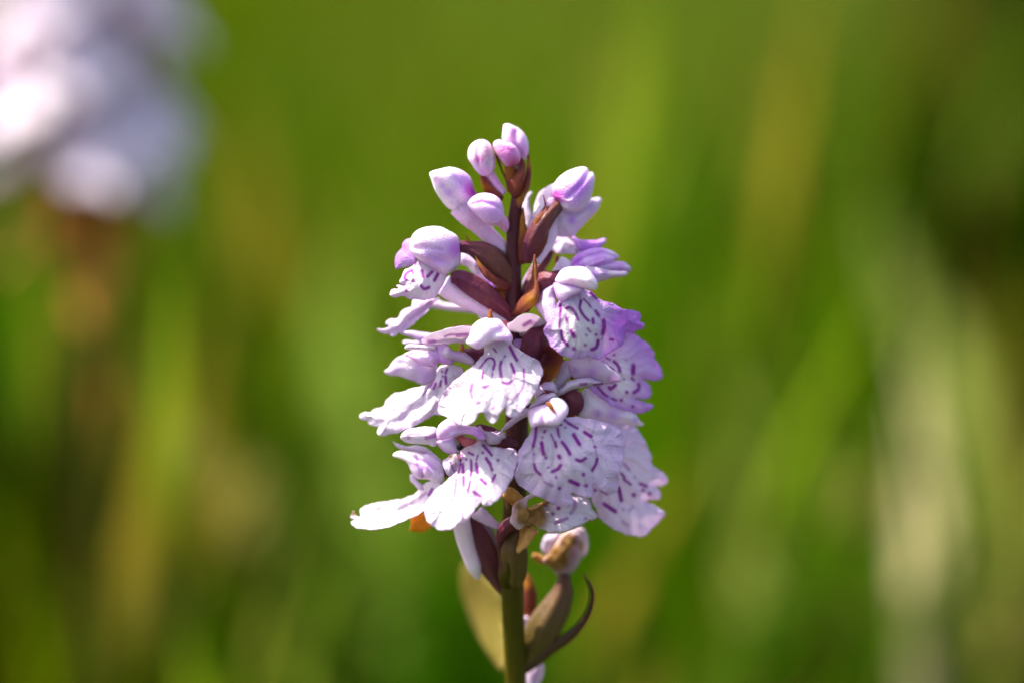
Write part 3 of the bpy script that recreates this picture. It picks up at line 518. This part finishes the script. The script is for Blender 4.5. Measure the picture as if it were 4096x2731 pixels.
# --- lower right pair: the pale flower behind
f = flower(5, '260,900,30,22 600,900,40,36 860,880,30,36 1000,860,30,26')
sheet('sepal', f, 5, '1050,640 1130,640 1240,740 1320,800 1420,850 1580,910 1700,962 1760,1040 1808,1082 1772,1107 1600,1092 1450,1080 1300,1052 1120,1030 1000,1002 980,930 1005,800 1020,700', [(1020, 900, -20), (1780, 1080, 40), (1300, 850, -10)], dome=40, lav=.03, blots=[(1220, 950, 60, .35), (1420, 960, 90, .35), (1700, 1030, 35, .4)], lav_edge=.06)
sheet('lip', f, 7, '1150,240 1300,240 1500,280 1600,400 1680,580 1692,630 1705,705 1830,790 1867,860 1822,922 1740,932 1792,990 1782,1060 1640,1085 1730,1140 1832,1212 1800,1285 1700,1380 1645,1450 1580,1472 1400,1442 1250,1372 1132,1272 1090,1170 1050,1080 1000,900 1000,600 1050,400', [(1100, 400, 0), (1600, 450, 100), (1850, 860, 160), (1820, 1220, 160), (1580, 1460, 110), (1080, 1150, 20), (1400, 900, 60)], marks=['1400,690 1450,750:22 .5', '1365,790 1400,830:16', '1390,850 1470,910:16', '1510,830:24 .4', '1570,900 1640,930:20', '1600,970:24', '1670,1010:26', '1500,1020:30', '1340,950 1365,1080:26', '1180,1120 1300,1200:27', '1385,1180:24 .4', '1490,1150 1450,1190:20 .4', '1380,1310 1430,1350:24 .4', '1080,970:20', '1150,980 1215,1020:11'], dome=35, lav=.1, lav_edge=.2, ew=22, ruf=7, blots=[(1450, 420, 120, .08)], ray=(1050, 500, 5, 13))

# --- lower left front flower
f = flower(6, '2060,420,-30,20 1900,380,-80,30 1750,300,-130,32 1600,240,-170,26')
solid('hood', f, 6, '1110,330 1120,200 1200,120 1290,90 1400,140 1500,185 1600,205 1680,295 1695,352 1620,352 1540,305 1430,288 1345,310 1260,340 1160,362', [(1200, 250, -200), (1650, 320, -215)], .6, lav=.24, lav_edge=.3, blots=[(1600, 320, 140, .2), (1250, 160, 120, -.08)], folds=['1180,330 1300,230 1500,230:34 12', '1290,100 1350,200:30 -7'], mag=.06)
sheet('petal', f, 6, '1100,380 1150,355 1260,340 1325,325 1345,400 1390,470 1385,490 1320,520 1250,522 1160,470', [(1130, 390, -190), (1370, 480, -200)], dome=35, lav=.12, lav_edge=.45, ew=10)
solid('anther', f, 6, '1335,330 1420,295 1460,320 1520,330 1590,365 1560,400 1490,430 1440,440 1400,410', [(1440, 360, -190)], .5, mat=M_ANTHER, blots=[(1500, 380, 60, -.5, 0)])
solid('pollen_gland', f, 6, '1355,395 1395,385 1405,415 1435,430 1425,465 1385,490 1345,462', [(1390, 435, -225)], .7, mat=M_ANTHER, blots=[(1390, 435, 200, 1, 0)], step=3)
sheet('sepal', f, 6, '668,330 690,270 780,222 900,200 1000,195 1100,212 1130,300 1090,432 1000,418 900,406 750,392 682,352', [(690, 310, -110), (1100, 300, -170)], dome=30, lav=.03, lav_edge=.08, marks=['750,300 800,290 910,290:10 .8', '770,300 770,330:26 .5', '985,330 1090,305:36 .7', '1030,355:36 .3'])
sheet('sepal', f, 6, '1600,200 1650,182 1700,215 1760,225 1850,250 1910,265 1945,290 1940,330 1890,350 1870,400 1800,415 1720,400 1690,330', [(1640, 210, -190), (1920, 300, -150), (1780, 390, -200)], dome=45, lav=.12, lav_edge=.14, ruf=10)
sheet('lip', f, 6, '1480,430 1400,475 1395,520 1402,600 1350,720 1220,850 1080,970 985,1110 960,1200 975,1300 1000,1350 1100,1420 1180,1447 1280,1420 1380,1340 1425,1245 1440,1302 1482,1310 1532,1240 1590,1170 1655,1098 1660,1150 1720,1152 1840,1080 1930,970 2010,830 2062,680 2087,530 2050,470 1900,452 1760,430 1690,365 1600,345', [(1550, 420, -165), (1560, 700, -220), (1000, 1250, -265), (1200, 1430, -335), (1500, 1290, -335), (1800, 1100, -310), (2070, 540, -205), (1250, 900, -215), (1600, 1000, -300)], marks=['1490,510 1550,535:17', '1410,530 1415,580:12', '1460,590:18', '1600,540 1585,600:12', '1520,600 1525,700 1515,790:18', '1585,640 1600,750:24', '1660,510:20', '1665,420 1720,480 1770,540:20', '1705,580 1750,650:26', '1750,650 1775,720:20', '1845,600:20', '1910,690:17 .5', '1395,640 1365,760:16', '1420,650 1425,750:22', '1430,800 1430,910:22', '1345,830 1320,1020:20 .7', '1510,850 1485,990:15', '1640,830 1695,885:24', '1810,780 1770,860:20', '1545,980 1630,1030:24', '1330,1130:26 .3'], dome=15, lav=.03, lav_edge=.16, ew=18, ruf=8, wav=8, ray=(1530, 400, 5, 13))
sheet('petal', f, 6, '1180,600 1230,575 1270,530 1340,520 1370,590 1395,640 1350,730 1260,800 1200,720', [(1250, 560, -110), (1300, 720, -120)], marks=['1275,630 1310,720:18 .8', '1330,570 1330,680:12 .4'], dome=15, lav=.02, blots=[(1280, 555, 30, .7, 2)])

# --- lower left side flower with the outstretched lip
f = flower(6, '2060,760,10,22 1800,640,20,34 1500,620,10,36 1300,680,0,32 1180,740,-20,24')
solid('hood', f, 6, '573,545 612,500 690,484 760,488 860,500 940,520 1020,520 1120,590 1180,660 1198,780 1182,870 1110,885 1000,835 930,830 870,822 800,742 740,622 650,578', [(600, 530, -30), (1100, 750, -60)], .55, lav=.12, lav_edge=.1, blots=[(980, 680, 130, .2), (880, 800, 50, .1), (945, 790, 25, .5, 2)], folds=['600,520 800,560 1000,640 1150,760:26 12', '860,560 930,700 935,830:22 14', '650,540 850,620:30 -8'], mag=.05)
sheet('petal', f, 6, '573,372 620,395 680,415 760,430 880,420 960,440 1060,510 1150,590 1180,660 1100,620 1000,545 880,510 760,482 680,470 612,430', [(590, 390, -20), (1130, 600, -60)], dome=30, lav=.12, lav_edge=.12)
sheet('petal', f, 6, '785,770 820,768 860,830 930,900 950,960 890,960 830,890 782,840', [(800, 790, 0), (930, 940, -30)], dome=18, lav=.04)
sheet('lip', f, 6, '1130,860 1000,860 930,900 870,980 780,1040 600,1082 400,1112 250,1150 185,1200 180,1280 130,1260 100,1210 75,1260 62,1290 150,1310 70,1340 75,1370 150,1410 280,1432 420,1426 560,1392 700,1332 820,1282 930,1222 1000,1180 1100,1080 1160,950', [(1080, 900, -50), (800, 1060, 60), (200, 1200, 80), (80, 1350, 20), (400, 1420, -40), (750, 1300, -40), (500, 1250, 10)], marks=['945,820 945,890:17', '1050,950 1010,1020:22', '940,1010 900,1060:16 .6', '830,1080 800,1110:16 .4', '980,990 930,1040:14 .6'], dome=-14, lav=.02, lav_edge=.06, blots=[(100, 1240, 40, .7, 2), (310, 1300, 18, .6, 2), (560, 1320, 160, .08), (250, 1380, 80, .08)], ruf=5, ray=(1100, 880, 4, 20), folds=['960,1090 600,1230 250,1330:45 16', '700,1100 400,1160 220,1230:35 -9'])
solid('withered_petal', f, 6, '800,1285 950,1225 985,1310 1045,1390 950,1465 840,1458 780,1452 790,1370', [(900, 1350, 60)], .4, mat=M_STRAW, blots=[(900, 1360, 500, 1, 0)], rough=.15)

# --- withered flower under the front pair
f = tube('flower', orchid, 7, '60,1500,-60,18 80,1420,-80,24 130,1360,-110,26 200,1310,-130,24 260,1270,-140,16', M_OVARY, sides=20, ribs=6, ribamp=.1)
sheet('withered_sepal', f, 7, '70,1045 110,985 150,935 240,990 320,1062 290,1120 220,1160 140,1095', [(100, 1020, -130), (270, 1110, -150), (180, 1040, -150)], mat=M_DRY, dome=25, ruf=9)
solid('withered_hood', f, 7, '190,1150 235,1085 310,1050 400,1008 420,1040 360,1080 350,1160 380,1240 330,1340 260,1400 200,1360 160,1310 180,1230', [(280, 1200, -170)], .5, lav=.1, brn=.42, blots=[(330, 1250, 100, .7, 2), (240, 1120, 60, .3, 2)], rough=.3)
sheet('withered_petal', f, 7, '350,1160 420,1130 520,1090 600,1060 590,1100 500,1150 430,1190 370,1200', [(400, 1160, -190), (570, 1090, -150)], mat=M_DRY, dome=20, ruf=8)
sheet('lip', f, 7, '330,1190 420,1170 500,1150 570,1095 700,1050 860,1010 1010,1055 1060,1170 1107,1232 1090,1282 980,1322 900,1370 820,1400 700,1432 560,1422 440,1362 340,1340', [(400, 1260, -170), (700, 1100, -150), (1090, 1240, -110), (700, 1400, -200), (650, 1250, -170)], marks=['550,1135:20', '685,1165:26', '625,1225:23', '860,1080 860,1160 820,1220:26 .5', '650,1325 780,1275:22 .7', '980,1275:23 .5', '535,1265:11'], dome=20, lav=.03, lav_edge=.05, brn=.03, dry=.7, blots=[(430, 1270, 150, .95, 2), (420, 1180, 80, .6, 2)], ruf=8, wav=7, ray=(400, 1250, 6, 14))
sheet('withered_petal', f, 8, '690,238 780,258 850,300 832,326 792,372 740,430 672,487 655,462 668,400 682,330', [(740, 260, -165), (665, 470, -185), (760, 340, -195)], mat=M_DRY, dome=22, ruf=10)

# --- lower stem: ovaries, bracts, old flowers
f = tube('flower', orchid, 8, '640,760,-10,20 648,660,-60,42 640,480,-85,52 640,370,-90,40 680,280,-110,22', M_OVARY, sides=24, ribs=5, ribamp=.1, tip=(1, .5))
sheet('bract', orchid, 8, '540,345 556,400 575,500 600,620 655,735 610,765 560,775 525,750 508,680 510,560 498,450 510,380', [(540, 370, -112), (515, 600, -85), (640, 740, -60), (530, 755, -52), (570, 640, -118)], mat=M_STEM, dome=8, blots=[(530, 420, 120, .7, 0), (510, 600, 60, .5, 0)], thick=3)
tube('stalk', f, 8, '518,400,-95,12 525,330,-100,17 570,280,-105,20 620,262,-110,20 680,270,-115,18', M_OVARY, lav=.2)
f = flower(8, '560,830,12,14 505,730,22,26 440,560,40,52 370,380,50,58 310,250,50,46 260,150,40,30', tip=(.3, 0))
tube('spur', f, 8, '190,180,-20,36 220,330,0,36 270,480,10,34 310,600,14,30 335,690,18,12', M_BUD, lav=.10)
sheet('petal', f, 8, '285,178 330,130 372,95 440,160 500,215 542,262 530,285 470,278 400,245', [(320, 150, -60), (530, 270, -30)], dome=20, lav=.14)
f = flower(8, '735,1420,30,28 800,1290,60,52 880,1120,80,70 980,950,100,62 1040,820,110,44 1055,720,115,28 1060,650,120,22', tip=(1, .35))
solid('withered_hood', f, 8, '880,540 940,470 1000,380 1040,320 1120,285 1200,330 1215,420 1195,540 1130,640 1060,680 1010,672 950,612', [(1050, 480, 130)], .55, lav=.4, brn=.55, blots=[(1000, 520, 90, .7, 2), (1100, 380, 60, .5, 2), (1150, 480, 60, .1), (1220, 420, 30, .6, 2)], rough=.1)
sheet('withered_petal', f, 8, '870,400 900,340 960,318 1020,320 1000,380 950,440 900,490 872,460', [(900, 420, 150), (1000, 340, 150)], lav=.02, dome=25)
sheet('withered_petal', f, 8, '1110,285 1180,260 1235,290 1262,380 1250,480 1200,520 1190,400', [(1150, 300, 160), (1240, 450, 160)], brn=.25, dome=20, dry=.5)
sheet('withered_petal', f, 8, '790,490 840,484 900,520 920,570 860,570 800,530', [(800, 510, 160), (900, 560, 150)], mat=M_DRY, dome=12)
tube('bract', orchid, 8, '720,1440,10,26 830,1380,20,22 960,1275,30,22 1080,1190,40,24 1180,1100,48,18 1260,980,52,14 1295,850,52,11 1280,760,50,9 1215,650,46,2', M_STEM, flat=.6, tip=(.4, .9))
sheet('bract', orchid, 8, '230,560 205,640 200,740 225,880 275,1030 330,1160 395,1280 465,1390 535,1470 575,1400 560,1100 540,880 480,760 400,680 310,600', [(240, 600, 800), (300, 1000, 800), (550, 1450, 300), (520, 900, 500)], mat=M_STRAW, dome=30, step=12)
sheet('bract', orchid, 8, '735,640 780,680 820,780 830,900 800,1000 740,1090 715,1000 715,760', [(760, 700, 160), (760, 1000, 120)], mat=M_BRACT, dome=18, blots=[(750, 720, 70, .8, 0)])
sheet('bract', orchid, 8, '720,1010 760,1010 780,1080 760,1180 720,1220', [(740, 1050, 90)], mat=M_PETAL, lav=.3, dome=10)
sheet('bract', orchid, 8, '760,1440 880,1410 885,1480 850,1580 820,1700 740,1700 735,1560', [(800, 1450, 90), (780, 1680, 60)], mat=M_PETAL, lav=.3, brn=.15, dome=20)
n_main = len(orchid.children_recursive)

# ------------------------------------------------------------------ the orchid out of focus behind, at the upper left
def local_sheet(name, outline, dfun, mat, pigf, step=.9, thick=.25):
    V, F, B = flat_mesh(np.array(nums(outline)), step); e, idx = seg_dist(V, B, np.roll(B, -1, 0))
    d = dfun(V, e); P = np.c_[V[:, 0], d, -V[:, 1]] * .001
    o = finish(name, P, F, mat, None, pigf(V, e), loc=(0, 0, 0)); md = o.modifiers.new('thickness', 'SOLIDIFY'); md.thickness = thick * .001; md.offset = -1
    return o
def ball(name, rx, ry, rz, c, mat, pig):
    V = []; F = []; n, m = 10, 14
    for i in range(n + 1):
        a = math.pi * i / n
        for j in range(m):
            b = 6.2832 * j / m; V.append((c[0] + rx * math.sin(a) * math.cos(b), c[1] + ry * math.sin(a) * math.sin(b), c[2] + rz * math.cos(a) * (1 + .15 * math.cos(b))))
    for i in range(n):
        for j in range(m): F.append((i*m+j, (i+1)*m+j, (i+1)*m+(j+1) % m, i*m+(j+1) % m))
    return finish(name, np.array(V) * .001, F, mat, None, np.tile(pig, (len(V), 1)), loc=(0, 0, 0))
def ctube(name, pts, mat, lav=0.1):
    Q = tube_np(pts, per=4); S = 10; V = []; F = []
    for i in range(len(Q)):
        tg = Vector(Q[min(i+1, len(Q)-1), :3] - Q[max(i-1, 0), :3]).normalized(); a = tg.orthogonal().normalized(); b = tg.cross(a)
        for j in range(S): V.append(Vector(Q[i, :3]) + (a * math.cos(6.2832*j/S) + b * math.sin(6.2832*j/S)) * Q[i, 3])
    for i in range(len(Q) - 1):
        for j in range(S): F.append((i*S+j, i*S+(j+1) % S, (i+1)*S+(j+1) % S, (i+1)*S+j))
    F += [tuple(range(S))[::-1], tuple((len(Q)-1)*S+j for j in range(S))]
    return finish(name, np.array([list(v) for v in V]) * .001, F, mat, None, np.tile((0, lav, 0), (len(V), 1)), loc=(0, 0, 0))
# local flower: origin at the stem, flower faces -y
def flower_proto(dry):
    fl = ctube('flower', [(0, 0, 0, .8), (0, -2.5, 2, 1.5), (0, -5, 3.5, 1.5), (0, -6.5, 3.6, 1.0)], M_OVARY if not dry else M_RUST)
    kids = []
    b = .97 if dry else 0
    kids.append(local_sheet('lip', '-1.2,-4 -3.5,-1 -6,2.5 -5.6,5.5 -4,7 -2,6.8 -1.2,7.6 0,9 1.2,7.6 2,6.8 4,7 5.6,5.5 6,2.5 3.5,-1 1.2,-4' if not dry else '-1,-4 -2,-1 -2.5,2 -1.5,4.5 0,5.5 1.4,4.4 2.4,2 2,-1 1,-4',
        lambda V, e: -7 - .75 * (V[:, 1] + 4) + .05 * V[:, 0] ** 2, M_RUST if dry else M_PETAL, lambda V, e: np.c_[.9 * (np.abs(np.sin(V[:, 0] * 2.3) * np.sin(np.hypot(V[:, 0], V[:, 1] + 3) * 1.9)) > .72) * (e > 1.2) * (0 if dry else 1), np.where(e < .8, .12, .0), np.full(len(V), b)]))
    kids.append(ball('hood', 2.2, 2.6, 2.6, (0, -7.2, 5.2), M_PETAL if not dry else M_RUST, (0, .15, b)))
    for s in (-1, 1):
        kids.append(local_sheet('sepal', ' '.join('%g,%g' % (s * x, y) for x, y in ((1.2, -4.5), (3, -6.4), (5.5, -6.8), (7.6, -5.6), (6, -4.2), (3.4, -3.4))), lambda V, e: -6.6 + .15 * np.abs(V[:, 0]), M_PETAL if not dry else M_RUST, lambda V, e: np.tile((0, .1, b), (len(V), 1))))
    kids.append(ctube('bract', [(0, 0, -1, 1.2), (0.6, -3.5, 0, 1.1), (1.0, -6, 3, .7), (1, -7, 6, .1)], M_BRACT))
    for k in kids: k.parent = fl
    return fl
def copy_tree(o, parent):
    c = o.copy(); COL.objects.link(c); c.parent = parent
    for ch in list(o.children): copy_tree(ch, c)
    return c
BD = 0.215
bx = at(0, 0, BD / K)
bspot = lambda px, py: at(px, py, BD / K)
top = bspot(310, -620); low = bspot(350, 1710)
borchid = bpy.data.objects.new('orchid', None); COL.objects.link(borchid)
ax = (top - low)
gb = low - ax * (low.z / ax.z) * .6; borchid.location = (gb.x, gb.y, 0)
borchid['label'] = 'pale blurred orchid spike with white flowers and orange withered ones, behind the sharp one'
borchid['category'] = 'orchid'
fo, fd = flower_proto(False), flower_proto(True)
def place(src, t, ang, sc, used=[]):
    p = low.lerp(top, t)
    o = copy_tree(src, borchid) if src.name in used else src
    used.append(src.name); o.parent = borchid
    o.location = p - Vector(borchid.location); o.rotation_euler = (random.uniform(-.15, .15), random.uniform(-.2, .2), ang); o.scale = (sc,) * 3
    return o
ang = .3; t = 0.50
while t < 1.0:
    place(fo, t, ang, 1.45 - .4 * max(0, t - .7)); ang += 2.4 + random.uniform(-.15, .15); t += .0215
for (t, a, q) in ((.492, 1.1, 1.25), (.478, 1.5, 1.0), (.49, -1.2, 1.2)): place(fo, t, a, q)
for k, (t, a) in enumerate(((.47, -1.5), (.475, 1.2), (.465, -.5), (.455, .4), (.46, -2.1), (.40, -1.1), (.39, .9), (.375, -.3), (.325, .5), (.31, -1.3), (.26, .2))):
    place(fd, t, a, 1.1)
Q = [(gb.x, gb.y, -.005, .0022), (gb.x + (low.x - gb.x) * .5, gb.y + (low.y - gb.y) * .5, low.z * .5, .0021), (low.x, low.y, low.z, .002), (*low.lerp(top, .5), .0017), (*top, .001)]
stem(borchid, Q, M_STEM)

# ------------------------------------------------------------------ grass
def blades(spec):
    """spec rows: root x, y, z, height, width, lean direction, lean, curl, colour -> strips"""
    V = []; F = []; C = []
    for (x, y, z, h, wd, a, lean, curl, col) in spec:
        tipc = (.42, .36, .09) if random.random() < .025 and wd < .0055 else col
        if wd < 0: tipc, col = col, (.06, .09, .002)
        n = 6; b0 = len(V); ca, sa = math.cos(a), math.sin(a); tw = random.uniform(-.9, .9); px = py = 0; pz = 0; th = lean
        for i in range(n + 1):
            t = i / n; ww = (wd * (1 - t ** 2.2) if wd > 0 else (-wd if i == n - 1 else .0009)) * .5 + 1e-5
            fa = a + math.pi / 2 + tw * t
            V.append((x + px * ca - ww * math.cos(fa), y + px * sa - ww * math.sin(fa), z + pz)); V.append((x + px * ca + ww * math.cos(fa), y + px * sa + ww * math.sin(fa), z + pz))
            C += [tipc if i > 4 else col] * 2
            px += math.sin(th) * h / n; pz += math.cos(th) * h / n; th += curl / n
        for i in range(n): q = b0 + 2 * i; F.append((q, q + 1, q + 3, q + 2))
    return V, F, C
def blade_obj(name, spec, loc=(0, 0, 0)):
    V, F, C = blades(spec); o = finish(name, V, F, M_GRASS, None, loc=loc)
    a = o.data.attributes.new('blade_color', 'FLOAT_COLOR', 'POINT'); a.data.foreach_set('color', np.array([(*c, 1) for c in C], np.float32).ravel())
    return o
OLIVE, GREEN, LIME, SHADE, SAGE, BROWN = (.070, .110, .0002), (.036, .13, .0002), (.084, .185, .0003), (.006, .018, .0002), (.088, .13, .010), (.058, .052, .001)
STRAW = [(.17, .19, .03), (.20, .22, .05), (.13, .15, .02)]
# grass colour by place, with near-black painted shade in the gaps (direction from the camera, in thousandths of the frame width)
ZONES = [(255, 130, OLIVE), (380, 130, OLIVE), (510, 40, SAGE), (620, 170, GREEN), (700, 260, GREEN), (770, 120, LIME), (800, 60, SAGE), (935, 110, BROWN), (990, 80, SHADE), (955, 260, SHADE), (860, 330, LIME),
         (900, 460, SAGE), (720, 430, SAGE), (300, 340, SAGE), (255, 380, SHADE), (40, 320, SHADE), (60, 560, OLIVE), (215, 510, LIME), (130, 430, BROWN), (385, 560, GREEN), (770, 600, LIME), (960, 580, OLIVE), (640, 560, GREEN), (20, 640, BROWN), (870, 540, SAGE), (160, 640, SHADE), (310, 640, SAGE), (450, 300, GREEN), (150, 260, GREEN)]
def zone(x, y, z):
    v = Vector((x, y, z)) - CAMLOC; dd = v.dot(FWD); u = 500 + v.x / dd * LENS / SENSOR * 1000; q = 333 - v.dot(UP) / dd * LENS / SENSOR * 1000
    u += random.gauss(0, 35); q += random.gauss(0, 35)
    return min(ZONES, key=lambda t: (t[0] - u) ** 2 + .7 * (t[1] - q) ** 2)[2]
random.seed(21)
spec = []
for c in range(2600):
    y = .26 + 3.8 * random.random() ** 1.7; hw = .12 + .30 * (y + .35)
    x = random.uniform(-hw, hw)
    h0 = random.uniform(.13, .34) * (1 if y > .5 else .7)
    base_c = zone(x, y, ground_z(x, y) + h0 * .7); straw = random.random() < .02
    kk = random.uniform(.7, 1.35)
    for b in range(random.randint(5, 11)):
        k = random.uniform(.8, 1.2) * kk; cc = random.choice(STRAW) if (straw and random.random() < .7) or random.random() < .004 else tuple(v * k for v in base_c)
        xx, yy = x + random.gauss(0, .013), y + random.gauss(0, .013)
        spec.append((xx, yy, ground_z(xx, yy) - .005, h0 * random.uniform(.7, 1.1), random.uniform(.002, .005), random.uniform(0, 6.28), random.uniform(.05, .4), random.uniform(.3, 1.9), cc))
for (u, q, dep, col, nb, sprd) in ((640, 60, .30, LIME, 14, .02), (770, 90, .5, LIME, 30, .05), (860, 240, .35, SAGE, 12, .02), (300, 260, .33, SAGE, 10, .012), (215, 460, .3, LIME, 12, .015), (90, 420, .36, SHADE, 190, .024), (40, 300, .4, SHADE, 190, .024), (250, 400, .5, SHADE, 110, .025), (30, 560, .32, SHADE, 130, .03), (140, 560, .4, SHADE, 120, .03), (975, 60, .5, SHADE, 220, .03), (1000, 200, .5, SHADE, 120, .03), (950, 330, .6, SHADE, 120, .03), (700, 400, .3, SAGE, 10, .015), (820, 480, .28, LIME, 10, .02), (960, 420, .3, SAGE, 12, .02), (380, 90, .6, OLIVE, 30, .05), (560, 560, .4, GREEN, 20, .04), (120, 520, .25, OLIVE, 8, .015), (905, 640, .20, OLIVE, 30, .010), (890, 650, .18, LIME, 20, .010)):  # the near-black tufts are painted shade, standing in for dark gaps
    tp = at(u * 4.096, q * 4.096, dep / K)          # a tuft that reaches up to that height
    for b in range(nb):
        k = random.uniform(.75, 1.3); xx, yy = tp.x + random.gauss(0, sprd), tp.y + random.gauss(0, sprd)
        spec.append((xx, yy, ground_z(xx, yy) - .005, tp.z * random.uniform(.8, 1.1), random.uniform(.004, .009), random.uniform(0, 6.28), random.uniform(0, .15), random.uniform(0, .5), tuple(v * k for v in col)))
for k in range(230):                                 # broader leaves, leaning every way
    y = random.uniform(.30, .95); hw = .02 + .19 * (y + .32); x = random.uniform(-hw, hw)
    if y < .5 and .82 < .5 + x / (y + .32) * LENS / SENSOR < .98 or (y < .36 and abs(x) < .035): continue
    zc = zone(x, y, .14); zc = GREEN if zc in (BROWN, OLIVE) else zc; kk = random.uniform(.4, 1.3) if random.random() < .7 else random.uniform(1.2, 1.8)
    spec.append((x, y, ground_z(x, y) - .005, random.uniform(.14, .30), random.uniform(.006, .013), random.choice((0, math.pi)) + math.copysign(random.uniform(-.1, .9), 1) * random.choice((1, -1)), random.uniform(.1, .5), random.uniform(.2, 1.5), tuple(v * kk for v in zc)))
    q_ = list(spec[-1]); q_[5] = q_[5] if math.sin(q_[5]) > -.15 else -q_[5]; spec[-1] = tuple(q_)
for k in range(170):                                 # thin culms with a small pale head
    y = random.uniform(.20, .75); hw = .02 + .19 * (y + .32); x = random.uniform(-hw, hw)
    if y < .5 and .82 < .5 + x / (y + .32) * LENS / SENSOR < .98: continue
    spec.append((x, y, ground_z(x, y) - .005, random.uniform(.10, .26), -random.uniform(.004, .008), random.uniform(0, 6.28), random.uniform(.02, .2), random.uniform(0, .6), random.choice(((.26, .28, .03), (.20, .28, .02), (.28, .21, .02), (.18, .26, .01)))))
o = blade_obj('grass', spec); o['kind'] = 'stuff'; o['label'] = 'blurred green meadow grass behind the orchids'

def lone_blade(name, label, cat, pts, width, col, group=None):
    """one broad blade: (x, y in photo pixels, metres behind the stem plane) from the visible foot up to the tip"""
    P = [at(x, y, d / K) for x, y, d in pts]; f0 = P[0]
    root = Vector((f0.x, f0.y - .02, 0)); Q = tube_np([[*root, 0], *[[*p, 0] for p in P]], per=6)[:, :3]
    n = len(Q) - 1; V = []; F = []
    for i in range(n + 1):
        t = i / n; p = Vector(Q[i]); ww = width * (.25 + .75 * math.sin(math.pi * t)) * (1 - t ** 7) + 1e-5
        V += [p + Vector((-ww / 2, 0, -.22 * ww)), p + Vector((0, 0, -.08 * ww)), p + Vector((ww / 2, 0, .32 * ww))]
    for i in range(n): q = 3 * i; F += [(q, q+1, q+4, q+3), (q+1, q+2, q+5, q+4)]
    o = finish(name, [list(v) for v in V], F, M_GRASS, None, loc=root)
    a = o.data.attributes.new('blade_color', 'FLOAT_COLOR', 'POINT'); a.data.foreach_set('color', np.array([(*col, 1)] * len(V), np.float32).ravel())
    md = o.modifiers.new('thickness', 'SOLIDIFY'); md.thickness = .0003
    o['label'] = label; o['category'] = cat
    if group: o['group'] = group
    return o
lone_blade('dry_leaf', 'broad pale straw coloured dry leaf standing right of the sharp orchid', 'leaf', [(3705, 2731, .25), (3695, 2230, .255), (3680, 1850, .30), (3640, 1380, .36)], .0095, (.42, .37, .18))
lone_blade('grass_leaf', 'grey green leaf arching between the sharp orchid and the broad straw coloured leaf', 'leaf', [(3050, 2731, .32), (3010, 2150, .35), (2960, 1800, .40), (2870, 1430, .46)], .012, (.24, .30, .05))  # the arching and slanting leaves are single broad grass blades
lone_blade('grass_leaf', 'long grey green leaf slanting up and over behind the broad straw coloured leaf', 'leaf', [(3950, 2731, .34), (3900, 1800, .38), (3750, 1400, .42), (3560, 1050, .47), (3400, 700, .52)], .013, (.20, .24, .05))
lone_blade('grass_leaf', 'tan leaf beyond the broad straw coloured leaf, on its side away from the orchid', 'leaf', [(4050, 2731, .30), (4030, 1950, .37), (4010, 1450, .45)], .012, (.34, .31, .07))
lone_blade('grass_leaf', 'pale green leaf rising in the gap between the two orchids', 'leaf', [(1600, 2731, .30), (1480, 1900, .35), (1350, 1450, .40), (1330, 1150, .44), (1450, 850, .48)], .010, (.13, .20, .025))
lone_blade('grass_leaf', 'grey green leaf slanting beside the stem of the sharp orchid, towards the blurred one', 'leaf', [(1400, 2731, .33), (1330, 2500, .36), (1200, 2100, .43), (1080, 1700, .52)], .011, (.14, .19, .025))
lone_blade('grass_leaf', 'narrow yellow green leaf leaning below the blurred orchid', 'leaf', [(900, 2731, .34), (760, 2200, .42), (580, 1800, .52)], .008, (.22, .26, .002))
lone_blade('dead_stalk', 'thin reddish brown dead stalk standing high beyond the grey green leaves', 'stalk', [(3650, 2731, .50), (3650, 1800, .52), (3720, 400, .56), (3830, -400, .62)], .005, (.16, .06, .01))
for (px, py, dep, sc_, col, lab) in ((410, 1690, .25, 1.75, M_RUST, 'orange brown seed head right beside the stem of the blurred orchid'), (770, 1850, .26, 1.4000000000000001, M_TAN, 'small tan seed head next to the largest tan one'), (1000, 2060, .30, 2.275, M_TAN, 'largest tan seed head, just above the narrow yellow green leaf'), (600, 2170, .26, 1.575, M_RUST, 'low brown seed head between the blurred stem and the yellow green leaf'), (640, 2450, .28, 1.9250000000000003, M_TAN, 'lowest olive tan seed head, down near the foot of the grass'), (3420, 2020, .30, 1.75, M_TAN, 'tan seed head against the broad pale straw coloured leaf')):
    tp = at(px, py, dep / K); root = Vector((tp.x + .004, tp.y, 0))
    e_ = bpy.data.objects.new('seed_head', None); COL.objects.link(e_); sc_ *= 1.25; e_.location = root; e_.empty_display_size = .01
    e_['label'] = lab; e_['category'] = 'seed head'; e_['group'] = 'small seed heads among the grass'
    rel = (tp - root) * 1000
    st = ctube('stalk', [(0, 0, -3, .5), (rel.x * .3, 0, rel.z * .5, .45), (rel.x, rel.y, rel.z, .35)], M_STEM); st.parent = e_
    for k in range(7):
        a = 2.4 * k; sp_ = ball('spikelet', .8 * sc_, .8 * sc_, 1.5 * sc_, (rel.x + .9 * sc_ * math.cos(a), rel.y + .9 * sc_ * math.sin(a), rel.z + (k - 3) * .75 * sc_), col, (0, 0, 0)); sp_.parent = e_
